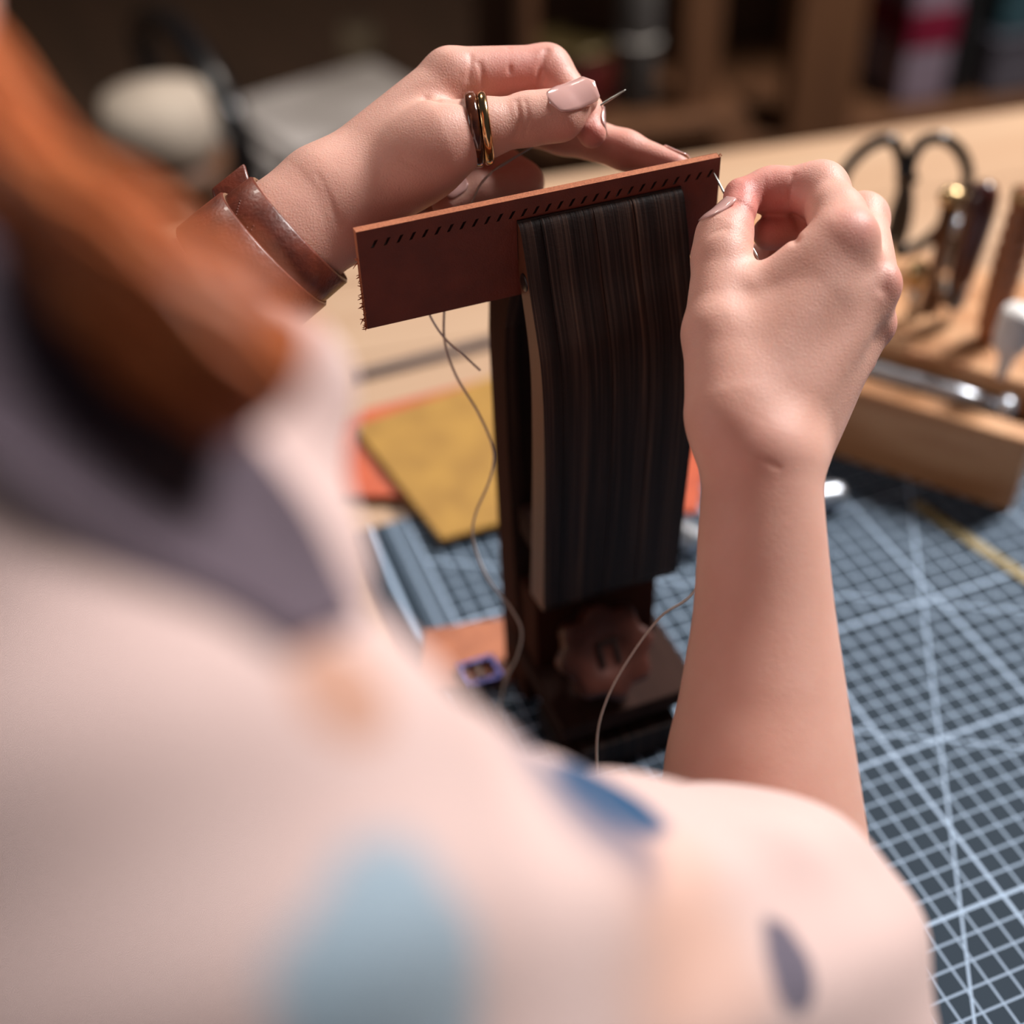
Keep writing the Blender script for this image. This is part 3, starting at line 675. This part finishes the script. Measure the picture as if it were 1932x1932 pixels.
# ---- hair --------------------------------------------------------------------------
vv, ff = [], []
path = catmull([(-420, -420, 20), (-300, -120, 19), (-185, 120, 18.3), (5, 350, 17.6), (190, 485, 17.0), (325, 590, 16.8), (440, 680, 17.0), (520, 750, 17.4)], 6)
rad = np.interp(np.linspace(0, 1, len(path)), [0, .3, .5, .75, .92, 1], [1.7, 1.3, 1.05, 1.05, .95, .45])
base = np.array([W(*p) for p in path])
for k in range(110):
    r = math.sqrt(random.random()); th = random.random() * 2 * math.pi; ph = random.uniform(-.6, .6)
    o = np.array([[rad[i] * r * math.cos(th + ph * i / 20) * .01, rad[i] * r * math.sin(th + ph * i / 20) * .01] for i in range(len(base))])
    T = np.gradient(base, axis=0); T /= np.linalg.norm(T, axis=1)[:, None]; A = np.cross(T, CV(0, 0, 1)); A /= np.linalg.norm(A, axis=1)[:, None]; B = np.cross(T, A)
    pth = base + A * o[:, :1] + B * o[:, 1:] + np.sin(np.arange(len(base)) * .7 + k)[:, None] * .0005
    a, b = tube_geo(pth, np.interp(np.linspace(0, 1, len(base)), [0, .9, 1], [.0017, .0015, .0005]), 5); q = len(vv); vv += list(a); ff += [tuple(i + q for i in t_) for t_ in b]
def cap_raw(P):
    q = (P - hp(0, -.02, .025)) @ HR; ph = np.arctan2(q[:, 0], q[:, 1] + .03)
    st = .0016 * np.sin(46 * ph + 14 * q[:, 2]) + .0010 * np.sin(83 * ph + 3)
    return np.maximum(ell(P, hp(0, -.02, .025), (.082, .098, .094), HR) + st, -((P - hp(0, .055, .02)) @ (HR @ np.array([0, -.8, .6]))))
CAPV, CAPF = nets(cap_raw, hp(0, 0, 0) - .14, hp(0, 0, 0) + .14, .0028)
q = len(vv); vv += list(CAPV); ff += [tuple(t_ + q) for t_ in CAPF]
mesh_obj('hair', vv, ff, HAIRM, person, True)
props(bpy.data.objects['hair'], 'auburn hair falling forward over the shoulder')
# ---- nails ---------------------------------------------------------------------------
def nail(name, base, tip, nrm, R, L0, L1, hw=.006, label=None, sq=4., sink=0.0):
    """curved plate on the back of the last joint; base/tip: finger axis ends (world), nrm: outward, R radius (m)"""
    a = tip - base; a /= np.linalg.norm(a); n = nrm - (nrm @ a) * a; n /= np.linalg.norm(n); b = np.cross(a, n)
    nu, nv = 14, 13; v = []; f = []
    for lay in (0, 1):
        for i in range(nu):
            u = i / (nu - 1); x = 2 * u - 1; wdt = (1 - abs(x) ** (sq if x > 0 else 3.)) ** (1 / (sq if x > 0 else 3.)) if abs(x) < 1 else 0
            wdt = max(wdt, .04)
            for j in range(nv):
                x_ = (2 * j / (nv - 1) - 1) * hw * wdt; rr = max(R(u), hw * 1.02) ; hh = R(u) - rr + math.sqrt(max(rr * rr - x_ * x_ * .8, 0)) + (.0004 if lay == 0 else -.0004)
                v.append(base + a * (L0 + (L1 - L0) * u) + b * x_ + n * hh)
    m = nu * nv
    for i in range(nu - 1):
        for j in range(nv - 1):
            q = i * nv + j; f.append((q, q + 1, q + nv + 1, q + nv)); f.append((m + q, m + q + nv, m + q + nv + 1, m + q + 1))
        for j in (0, nv - 1): q = i * nv + j; f.append((q, q + nv, m + q + nv, m + q))
    for i in (0, nu - 1):
        for j in range(nv - 1): q = i * nv + j; f.append((q, q + 1, m + q + 1, m + q))
    o = mesh_obj(name, v, f, NAIL, person, True)
    bm = bmesh.new(); bm.from_mesh(o.data); bmesh.ops.recalc_face_normals(bm, faces=bm.faces[:]); bm.to_mesh(o.data); bm.free()
    return o
def fit_r(fn, base, tip, nrm, L0, L1):
    a = tip - base; a /= np.linalg.norm(a); n = nrm - (nrm @ a) * a; n /= np.linalg.norm(n)
    xs = np.linspace(L0, L1, 9); r = []
    for x in xs:
        ts = np.linspace(.001, .02, 120); d = fn(base + a * x + n * ts[:, None]); k = np.argmax(d > 0); r.append(ts[k])
    r = np.array(r); k = 4; sl = (r[k] - r[0]) / (xs[k] - xs[0]); r2 = np.where(np.arange(9) > k, np.maximum(r, r[k] + (xs - xs[k]) * min(sl, 0) * 1.0), r)
    return lambda u: float(np.interp(u, np.linspace(0, 1, 9), r2))
def add_nail(fn, A, B, nrm, L0, L1, phi=.006, name='fingernail', sq=4.):
    A, B = W(*A[:3]), W(*B[:3]); nail(name, A, B, nrm, fit_r(fn, A, B, nrm, L0, L1), L0, L1, phi, sq=sq)
add_nail(left_fn, (1055, 217, 46.), (1098, 188, 46.1), CV(-.10, -.30, -1), -.0035, .0160, .0062, 'thumbnail')
add_nail(left_fn, L_IDX[2], L_IDX[3], CV(.95, .1, .05), .001, .0125, .0048)
add_nail(left_fn, L_MID[2], L_MID[3], CV(.1, -.9, .35), .013, .0245, .0042)
add_nail(left_fn, L_RING[2], L_RING[3], CV(-.2, -.75, -.75), .005, .0165, .0048)
add_nail(left_fn, L_PINK[2], L_PINK[3], CV(-.2, -.8, -.6), .010, .021, .0042)
add_nail(right_fn, R_THUMB[3], R_THUMB[4], CV(-.85, -.42, -.42), -.001, .0125, .0056, 'thumbnail')
# ---- rings on the left thumb, wrist cuff ----------------------------------------------
def band(name, c, axis, ra, rb, wid, th, mat, parent, n=64, up=None, edge=None, skew=None):
    ax = np.array(axis, float); ax /= np.linalg.norm(ax); u = CV(0, 0, -1) - (CV(0, 0, -1) @ ax) * ax; u /= np.linalg.norm(u); w = np.cross(ax, u)
    prof = [(-wid / 2, 0), (-wid / 2, th * .6), (-wid / 2 + th * .4, th), (0, th * 1.08), (wid / 2 - th * .4, th), (wid / 2, th * .6), (wid / 2, 0)]
    v = []; f = []; m = len(prof); fmi = []
    for k in range(n):
        t = 2 * math.pi * k / n; q = math.cos(t) * u; q2 = math.sin(t) * w; rr = np.array(q + q2)
        sh = (skew(t) if skew else 0)
        for h, r in prof: v.append(c + ax * (h + sh) + u * math.cos(t) * (ra + r) + w * math.sin(t) * (rb + r))
    for k in range(n):
        for j in range(m):
            k2 = (k + 1) % n; j2 = (j + 1) % m; f.append((k * m + j, k2 * m + j, k2 * m + j2, k * m + j2)); fmi.append(1 if (edge and j in (0, 5)) else 0)
    o = mesh_obj(name, v, f, [mat, edge] if edge else [mat], parent, True, fmi)
    bm = bmesh.new(); bm.from_mesh(o.data); bmesh.ops.recalc_face_normals(bm, faces=bm.faces[:]); bm.to_mesh(o.data); bm.free(); return o
tc_ = W(906, 243, 45.6); tax = W(1000, 224, 46.0) - W(830, 268, 45.4) + CV(.0, .006, -.006)
o = band('thumb_ring', tc_ - tax / np.linalg.norm(tax) * .0022, tax, .0113, .0113, .0042, .0019, HORN, person); props(o, 'dark brown ring at the base of the thumb')
o = band('thumb_ring', tc_ + tax / np.linalg.norm(tax) * .0018, tax, .0109, .0109, .0036, .0019, GOLD, person); props(o, 'polished gold ring next to the dark one')
wax = W(610, 398, 46.2) - W(330, 625, 45.2)
wax /= np.linalg.norm(wax)
sk = lambda t: -.006 * math.cos(t)
c1 = W(530, 463, 45.75); c2 = W(478, 503, 45.6)
o = band('wrist_cuff', c1, wax, .0226, .0226, .019, .0022, CUFF, person, 96, edge=CUFFEDGE, skew=sk); props(o, 'brown leather wrap cuff round the left wrist'); wc = o
o = band('cuff_wrap', c2, wax, .0246, .0246, .021, .0020, CUFF, wc, 96, edge=CUFFEDGE, skew=lambda t: -.007 * math.cos(t))
# strap end sticking up from the cuff
tb = W(455, 372, 45.6); te = W(436, 332, 46.2)
bm = bmesh.new(); ex = wax; ey = CV(-.25, -.75, .2); ey /= np.linalg.norm(ey); ez = np.cross(ex, ey)
add_box(bm, W(436, 352, 46.0), (.0155, .0085, .0024), 0, .0011, Matrix(np.stack([ex, ey, ez / np.linalg.norm(ez)], 1).tolist()).to_4x4())
bm_obj('strap_end', bm, CUFF, wc, True)
# embossed dots
bm = bmesh.new()
u = CV(0, 0, -1) - (CV(0, 0, -1) @ wax) * wax; u /= np.linalg.norm(u); w = np.cross(wax, u)
def cuff_pt(c, r, px, py):
    q = RAY(px, py); o_ = C0 - c; qq = q - (q @ wax) * wax; oo = o_ - (o_ @ wax) * wax
    A = qq @ qq; B = 2 * qq @ oo; Cc = oo @ oo - r * r; disc = max(B * B - 4 * A * Cc, 0); return C0 + q * ((-B - math.sqrt(disc)) / (2 * A))
dots = [(453 - 1.5 * k, 380 + 5 * k) for k in range(6)] + [(466, 430), (474, 434), (462, 438), (478, 427), (470, 441)]
for p in dots:
    bmesh.ops.create_icosphere(bm, subdivisions=1, radius=.00045, matrix=Matrix.Translation(Vector(cuff_pt(c1, .0248, *p).tolist())))
bm_obj('embossed_dots', bm, CUFF, wc, True)
# ------------------------------------------------------------------ needles and thread
def needle(name, A, B, label):
    d_ = np.linalg.norm(B - A); o = tube(name, [A, A + (B - A) * .012, A + (B - A) * .12, A + (B - A) * .8, A + (B - A) * .93, B], [.00005, .0002, .00042, .00045, .0006, .0003], STEEL, None, 10); return props(o, label, 'needle', None)
nA = PL(1346, 325, 1, Y0 + .001); nrm = np.array([0, -1., 0]); nB = nA + nrm * .048 + np.array([.0015, 0, -.002])
needle('sewing_needle', W(1181, 169, 47.0), W(928, 323, 46.7), 'steel needle held between the thumb and index finger of the ringed hand')
needle('sewing_needle', PL(1346, 325, 1, Y0 - .0005), W(1432, 492, 44.9), 'steel needle entering the end hole of the leather strip, held by the right hand')
th1 = [(929, 323, 46.7), (908, 346, 46.95), (893, 374, 46.9), (870, 430, 46.9), (845, 520, 47.4), (838, 590, 48.2), (840, 650, 49), (862, 712, 49.6), (903, 780, 50.3), (931, 850, 51), (924, 905, 51.4), (897, 970, 52), (893, 1020, 52.6), (920, 1090, 53.6), (962, 1145, 54), (984, 1190, 54.3), (975, 1240, 55.5), (950, 1295, 58), (935, 1400, 58.5)]
props(tube('thread', catmull([W(*p) for p in th1], 8), .00050, THREAD, None, 8), 'pale waxed thread hanging in loops left of the vise from the far needle', 'thread')
th2 = [(1432, 492, 44.9), (1430, 520, 45.5), (1420, 600, 46.4), (1400, 800, 47), (1375, 980, 47.4), (1312, 1113, 47.5), (1245, 1165, 47.3), (1182, 1250, 47.3), (1143, 1325, 47.5), (1126, 1400, 48), (1130, 1520, 49)]
props(tube('thread', catmull([W(*p) for p in th2], 8), .00050, THREAD, None, 8), 'pale waxed thread curving past the vise base beside the right forearm', 'thread')
th3 = [(800, 560, 47.5), (812, 597, 47.6), (838, 637, 48), (872, 668, 48.3), (906, 699, 48.6)]
props(tube('thread_end', catmull([W(*p) for p in th3], 8), .00045, THREAD, None, 8), 'short loose thread end crossing the long thread under the leather strip', 'thread')
# ------------------------------------------------------------------ tool box and its tools
ub = np.array([.6, -.8, 0]); vb = np.array([.8, .6, 0]); cr = np.array([.4464, .4145, 0]); ba_ = math.atan2(-.8, .6)
def bx(u, v, z): return cr + ub * u + vb * v + np.array([0, 0, MATZ + z])
BH = .050
tb_ = empty('tool_box', bx(-.12, .1, 0), 'pine tool box with a holed block, standing on the far corner of the mat', 'tool box')
def bbox(name, u0, u1, v0, v1, z0, z1, mat, parent, bev=.002):
    return box(name, bx((u0 + u1) / 2, (v0 + v1) / 2, (z0 + z1) / 2), (u1 - u0, v1 - v0, z1 - z0), mat, parent, ba_, bev)
bbox('front_board', -.26, 0, 0, .016, 0, BH, PINEBOX, tb_)
bbox('groove_shade_fill', -.258, -.001, .016, .045, .004, .034, simple('groove_shade_black', '#15161a', '#191a1f', 100, .6), tb_, .0005)  # black filler, its colour stands in for the shade deep in the groove
bbox('tool_block', -.26, 0, .045, .155, 0, BH + .006, PINEBOX, tb_)
bbox('back_board', -.26, 0, .155, .17, 0, BH, PINEBOX, tb_)
TBZ = MATZ + BH + .006
for (px, py) in ((1732, 662), (1812, 682), (1700, 640)):
    p = PL(px, py, 2, TBZ); lathe('hole', p + [0, 0, -.0008], (0, 0, 1), [(0, .0058), (.0011, .0058), (.0011, .0045), (.0002, .0044), (.0002, .0001)], simple('hole_rim', '#8a4a24', '#7a3f1e', 200, .7), tb_, 16)
# metal rod in the groove
rz = MATZ + .0421; A = bx(-.235, .036, .0421); B = bx(-.03, .036, .0421); dd = (B - A) / np.linalg.norm(B - A); L = np.linalg.norm(B - A)
rd = empty('rod_tool', A, 'silver metal rod tool with a round tip lying in the groove of the tool box', 'tool')
lathe('shaft', A, dd, [(0, .004), (.002, .0055), (L * .9, .0055), (L, .004)], SILVER, rd, 16)
lathe('ball_tip', B, dd, [(0, .003), (.003, .0028), (.0045, .006), (.008, .0078), (.012, .0065), (.014, .0001)], SILVER, rd, 16)
def vtool(px, py, h): return PL(px, py, 2, TBZ), np.array([0, 0, 1.]), h
# awl with dark red handle
b_, ax_, _ = vtool(1792, 604, 0); H_ = .085; lean = np.array([.05, .0, 1]); 
aw = empty('awl', b_, 'awl with a dark red wooden handle standing in the tool block', 'awl')
lathe('ferrule', b_ + lean * .008, lean, [(0, .002), (.002, .0055), (.014, .0062), (.016, .0062)], simple('blued_ferrule', '#5a6070', '#4a5060', 100, .3, 1.), aw, 16)
lathe('handle', b_ + lean * .022, lean, [(0, .0062), (.01, .0075), (.03, .0085), (.05, .0095), (.06, .0088), (.066, .0055), (.068, .0001)], DKRED, aw, 20)
tube('blade', [b_ + [0, 0, -.004], b_ + lean * .01], .0014, STEEL, aw, 8)
# turned wooden handle
b_ = PL(1862, 640, 2, TBZ); lean = np.array([.03, -.01, 1])
wt = empty('carving_tool', b_, 'tool with a light brown turned wooden handle beside the dark red awl', 'tool')
pr = [(0, .006)]
for k in range(9): z = .006 + k * .0095; pr += [(z, .0068 + .0012 * math.sin(k * .35)), (z + .006, .0085 + .001 * math.sin(k * .35)), (z + .008, .0078)]
lathe('handle', b_ + [0, 0, .0002], lean, pr + [(.094, .0075), (.0965, .0001)], TURNED, wt, 20)
lathe('collar', b_ + lean * .0905, lean, [(0, .0088), (.004, .0088)], BRASS, wt, 20)
# brass topped punch and steel punches behind
b_ = PL(1745, 590, 2, TBZ); lean = np.array([.02, .0, 1])
pu = empty('hole_punch', b_, 'steel hole punch with a brass cap standing behind the dark red awl', 'punch')
lathe('shaft', b_ + [0, 0, .0002], lean, [(0, .003), (.045, .0035), (.046, .0045), (.072, .0045)], simple('bronze_steel', '#6b4a34', '#5a3f2e', 200, .35, .9), pu, 14)
lathe('cap', b_ + lean * .072, lean, [(0, .0045), (.001, .0068), (.006, .0072), (.0095, .005), (.0105, .0001)], BRASS, pu, 16)
b_ = PL(1715, 600, 2, TBZ)
p2 = empty('punch', b_, 'short brass handled punch next to the fist on the tool block', 'punch')
lathe('shaft', b_ + [0, 0, .0002], (0, 0, 1), [(0, .0025), (.022, .003)], STEEL, p2, 14)
lathe('handle', b_ + [0, 0, .022], (0, 0, 1), [(0, .004), (.002, .0065), (.012, .007), (.016, .004), (.017, .0001)], BRASS, p2, 16)
# white glue bottle
b_ = PL(1887, 712, 2, MATZ + BH + .006)
gb = empty('glue_bottle', b_, 'small white plastic bottle with a tapered nozzle at the right edge of the tool block', 'bottle')
lathe('body', b_ + [0, 0, .014], (.12, .02, 1), [(0, .0045), (.006, .009), (.012, .0105), (.026, .0105), (.030, .009), (.031, .0001)], WHITEPL, gb, 20)
lathe('nozzle', b_ + [0, 0, .0002], (.12, .02, 1), [(0, .003), (.014, .0045)], WHITEPL, gb, 14)
# scissors standing in the block
sb = PL(1762, 585, 2, TBZ); dS = 81.
sc = empty('scissors', sb, 'black handled scissors standing upright with both loops above the tool block', 'scissors')
Pv = np.array([0, 0, 1.])
def SP(px, py, d=dS): return W(px, py, d)
l1 = [(1706, 345), (1700, 300), (1686, 268), (1655, 268), (1620, 292), (1592, 330), (1585, 380), (1600, 430), (1640, 465), (1672, 452), (1690, 400)]
l2 = [(1712, 345), (1720, 300), (1742, 268), (1778, 262), (1810, 285), (1826, 325), (1818, 365), (1796, 405), (1768, 438), (1730, 466), (1694, 475), (1706, 430), (1712, 390)]
def depth_along(py): return 83.6 - (585 - py) * .0215
mk = lambda l: catmull([W(x, y, depth_along(y)) for x, y in l], 8, True)
tube('handle_loop', mk(l1), .0040, BLACKPL, sc, 10, True); tube('handle_loop', mk(l2), .0040, BLACKPL, sc, 10, True)
tube('bumper', [W(1704, 300, depth_along(300)), W(1712, 345, depth_along(330))], [.0045, .0075], BLACKPL, sc, 10)
tube('shank', catmull([W(1770, 436, depth_along(436)), W(1795, 425, depth_along(425)), W(1790, 460, depth_along(460)), W(1772, 500, depth_along(500))], 5), .0065, BLACKPL, sc, 10, flat=.7)
lathe('pivot_screw', W(1806, 428, depth_along(428) - .6), CV(0, 0, -1), [(0, .006), (.003, .0055), (.004, .0001)], SILVER, sc, 14)
bl = [W(1790, 455, depth_along(455)), W(1765, 520, depth_along(520)), sb + [0, 0, .012], sb + [0, 0, .0042]]
tube('blade', bl, [.0055, .006, .0055, .003], simple('blade_bronze', '#7a5a40', '#6b4e38', 100, .3, .8), sc, 8, flat=.35)
tube('blade', [q + CV(.004, 0, .002) for q in bl], [.0055, .006, .0055, .003], STEEL, sc, 8, flat=.35)
# ------------------------------------------------------------------ small things on the mat
A = P0(1724, 950, MATZ); B = P0(1932, 1091, MATZ); dd = (B - A) / np.linalg.norm(B - A); nn = np.array([-dd[1], dd[0], 0]); L = .16
def make_ruler():
    t = NT('brass_ruler'); v = t.coord(rot=(0, 0, -math.atan2(dd[1], dd[0]))); sp = t.n('ShaderNodeSeparateXYZ'); t.l(v, sp.inputs[0])
    fr = t.math('LESS_THAN', t.math('FRACT', t.math('MULTIPLY', sp.outputs[0], 260.)), .3); n = t.math('GREATER_THAN', t.noise(v, 45, 1), .53)
    t.set(base=t.mix(t.math('MULTIPLY', t.math('MULTIPLY', fr, n), .8), srgb('#8f7e52'), srgb('#453b26')), rough=.6); return t.m
rl = prism('brass_ruler', [(A - nn * .0035)[:2], (A + dd * L - nn * .0035)[:2], (A + dd * L + nn * .0035)[:2], (A + nn * .0035)[:2]], MATZ + .0002, MATZ + .0014, make_ruler(), bevel=.0003)
props(rl, 'narrow brass ruler with dark markings lying across the grid near the box', 'ruler')
def thimble(px, py, ax, label):
    p = P0(px, py, MATZ + .0085); ax = np.array(ax, float); ax /= np.linalg.norm(ax)
    o = lathe('thimble', p - ax * .009, ax, [(0, .0078), (.001, .0084), (.002, .0080), (.012, .0074), (.016, .006), (.0175, .003), (.018, .0001)], SILVER, None, 20); return props(o, label, 'thimble')
thimble(1566, 935, (1, -.15, 0), 'small silver thimble on the mat beside the right wrist')
thimble(1300, 1012, (-.3, 1, 0), 'small silver thimble on the mat between vise and right forearm')
# ------------------------------------------------------------------ background: shelf, chair, boxes
def bgp(px, py, d): return W(px, py, d)
sy = 2.15; ra = ba
def shelf_pt(px, py, off=0.):                                      # point on the shelf front plane (parallel to the bench's far edge)
    n = np.array([bv[0], bv[1], 0]); p0 = np.array([*bp(0, 1.0 + off), 0]); r = RAY(px, py); s = ((p0 - C0) @ n) / (r @ n); return C0 + r * s
rack = empty('shelf_rack', (*bp(.3, 1.1), 0), 'dark brown wooden shelf rack along the back of the workshop', 'shelf')
def upright(px0, px1):
    p = shelf_pt((px0 + px1) / 2, 100); w_ = np.linalg.norm(shelf_pt(px1, 100) - shelf_pt(px0, 100)); box('upright', (p[0], p[1], 1.1), (w_, .05, 2.2), SHELFWOOD, rack, ra, .003)
upright(1282, 1350); upright(1492, 1612); upright(2200, 2300); upright(985, 1008)
zs_ = shelf_pt(1800, 130)[2]
pc = shelf_pt(1800, 150, .2)
def board(z, th, dep=.42, mat=SHELFWOOD, off=.2):
    c_ = bp(.98, 1.0 + off); box('shelf_board', (c_[0], c_[1], z), (1.72, dep, th), mat, rack, ra, .003)
board(zs_ - .10, .05); board(zs_ + .50, .03); board(.06, .03)
box('fascia', (*bp(1.02, .985), zs_ - .135), (.92, .02, .12), SHELFWOOD, rack, ra, .002)
box('back_panel', (*bp(.98, 1.43), 1.1), (1.72, .02, 2.2), DARKWOOD, rack, ra, .002)
top = zs_ - .075
def on_shelf(name, px0, px1, hgt, mat, label, cat, dep=.16, off=.12, extra=None):
    p = shelf_pt((px0 + px1) / 2, 120, off); w_ = np.linalg.norm(shelf_pt(px1, 120, off) - shelf_pt(px0, 120, off))
    e_ = empty(name, (p[0], p[1], top), label, cat); box('body', (p[0], p[1], top + hgt / 2 + .0005), (w_, dep, hgt), mat, e_, ra, .006)
    return e_, p, w_
e_, p, w_ = on_shelf('package', 1662, 1745, .30, simple('package_white', '#8a7a86', '#7d6d7a', 20, .5), 'white package with a dark red band standing on the shelf', 'package')
box('red_band', (p[0] - .0, p[1] - .0, top + .135), (w_ + .002, .164, .07), simple('package_red', '#7a1030', '#6a0d28', 20, .5), e_, ra, .004)
e_, p, w_ = on_shelf('binder', 1752, 1792, .34, simple('binder_black', '#08080a', '#0b0b0d', 20, .6), 'black upright binder between the white package and the grey box', 'binder')
box('spine_label', (p[0] - bv[0] * .0815, p[1] - bv[1] * .0815, top + .25), (w_ * .6, .002, .06), simple('label_grey', '#1c1c20', '#18181c', 20, .6), e_, ra, .0005)
e_, p, w_ = on_shelf('storage_box', 1800, 2010, .10, simple('box_grey', '#5a565e', '#4c4850', 14, .6), 'grey storage box on the shelf under a teal box', 'box', .25, .15)
box('lid', (p[0], p[1], top + .102), (w_ + .008, .258, .012), simple('box_lid', '#4a474f', '#424048', 14, .6), e_, ra, .003)
e2 = empty('storage_box', (p[0], p[1], top + .1085), 'teal storage box stacked on the grey box', 'box')
box('body', (p[0], p[1], top + .1085 + .06), (w_ * .92, .22, .12), simple('box_teal', '#2d4a52', '#27424a', 14, .6), e2, ra, .005)
box('lid', (p[0], p[1], top + .1085 + .126), (w_ * .94, .226, .012), simple('box_teal_lid', '#24404a', '#203a44', 14, .6), e2, ra, .003)
# dim things in the lower, left part of the rack
p = shelf_pt(1085, 95, .06); rp_ = empty('red_tin', (p[0], p[1], p[2] - .09), 'dark red round tin on the low shelf behind the hands', 'tin')
zl = p[2]; box('low_shelf', (p[0] + bu[0] * .09, p[1] + bu[1] * .09 + .02, p[2] - .105), (.36, .3, .028), SHELFWOOD, rack, ra, .003)
lathe('body', (p[0], p[1], p[2] - .0905), (0, 0, 1), [(0, .06), (.005, .066), (.09, .066), (.095, .06)], simple('tin_red', '#4a0f0c', '#3f0c0a', 20, .4), rp_, 28)
lathe('lid', (p[0], p[1], p[2] + .0045), (0, 0, 1), [(0, .068), (.012, .068), (.015, .06), (.015, .0001)], simple('tin_lid', '#5a4a2a', '#4d3f24', 20, .4, .5), rp_, 28)
p = shelf_pt(1165, 120, .03); p[2] = zl; p[:2] = p[:2] + bu * .035; gj = empty('canvas_roll', (p[0], p[1], p[2] - .09), 'dull grey canvas roll beside the dark red tin', 'roll')
lathe('roll', (p[0], p[1], p[2] - .0905), (0, 0, 1), [(0, .03), (.004, .034), (.26, .034), (.265, .03)], simple('canvas_grey', '#4a4541', '#3f3a37', 40, .9), gj, 20)
tube('tie', [(p[0] + .035 * math.cos(t), p[1] + .035 * math.sin(t), p[2] + .02) for t in np.linspace(0, 2 * math.pi, 24, endpoint=False)], .003, THREAD, gj, 6, True)
# black chair with a stack of pale boards on its seat
FR = 2.4
sc_ = W(612, 232, 235)
ch = empty('chair', (sc_[0], sc_[1], 0), 'black chair standing beyond the bench behind the left hand, pale boards on its seat', 'chair')
sw = .46; seatz = sc_[2] - .03
box('seat', (sc_[0], sc_[1], seatz - .02), (sw, .44, .03), BLACKPL, ch, ra + .3, .006)
rot = np.array([[math.cos(ra + .3), -math.sin(ra + .3)], [math.sin(ra + .3), math.cos(ra + .3)]])
for sx in (-1, 1):
    for sy_ in (-1, 1):
        q = rot @ np.array([sx * .2, sy_ * .19]); tube('leg', [(sc_[0] + q[0], sc_[1] + q[1], 0), (sc_[0] + q[0] * .96, sc_[1] + q[1] * .96, seatz - .03)], .014, BLACKPL, ch, 10)
q0 = rot @ np.array([-.22, .2]); q1 = rot @ np.array([-.22, -.2])
tube('arm_frame', catmull([(sc_[0] + q0[0], sc_[1] + q0[1], seatz - .03), (sc_[0] + q0[0] * 1.1, sc_[1] + q0[1] * 1.1, seatz + .18), (sc_[0] + (q0[0] + q1[0]) / 1.8, sc_[1] + (q0[1] + q1[1]) / 2, seatz + .26), (sc_[0] + q1[0] * 1.1, sc_[1] + q1[1] * 1.1, seatz + .18), (sc_[0] + q1[0], sc_[1] + q1[1], seatz - .03)], 8), .022, BLACKPL, ch, 10)
PALE = simple('pale_board', '#b5aeaa', '#a49d99', 12, .6)
for k in range(3):
    o = box('pale_board', (sc_[0] + .01 * k, sc_[1] - .01 * k, seatz - .0045 + .014 + k * .0255), (.36 - .02 * k, .26, .0235), PALE, None, ra + .3 + .05 * k, .004)
    props(o, ['lowest pale grey board of the stack on the black chair', 'middle pale grey board of the stack on the black chair', 'topmost pale grey board of the stack on the black chair'][k], 'board', 'boards stacked on the chair')
# pale post and a cream sack behind
p = W(682, 110, 290); pr_ = empty('paper_roll', (p[0], p[1], 0), 'tall tan paper roll standing behind the black chair', 'roll')
lathe('roll', (p[0], p[1], .001), (0, 0, 1), [(0, .042), (p[2] + .07, .042)], simple('kraft', '#5f503c', '#554735', 20, .8), pr_, 20)
lathe('core', (p[0], p[1], p[2] + .0712), (0, 0, 1), [(0, .02), (.006, .02)], simple('core_brown', '#40301f', '#382a1b', 20, .8), pr_, 14)
p = W(300, 235, 170); sk_ = empty('stool', (p[0], p[1], 0), 'round stool with a cream cushion left of the black chair', 'stool')
lathe('cushion', (p[0], p[1], p[2] - .05), (0, 0, 1), [(0, .04), (.01, .068), (.05, .076), (.09, .068), (.10, .0001)], simple('cream_cushion', '#b5a797', '#a8998a', 20, .8), sk_, 28)
lathe('seat', (p[0], p[1], p[2] - .08), (0, 0, 1), [(0, .078), (.0295, .082)], SHELFWOOD, sk_, 24)
for k in range(3):
    t = k * 2.094 + .5; tube('leg', [(p[0] + .17 * math.cos(t), p[1] + .17 * math.sin(t), .0), (p[0] + .06 * math.cos(t), p[1] + .06 * math.sin(t), p[2] - .08)], .014, SHELFWOOD, sk_, 10)
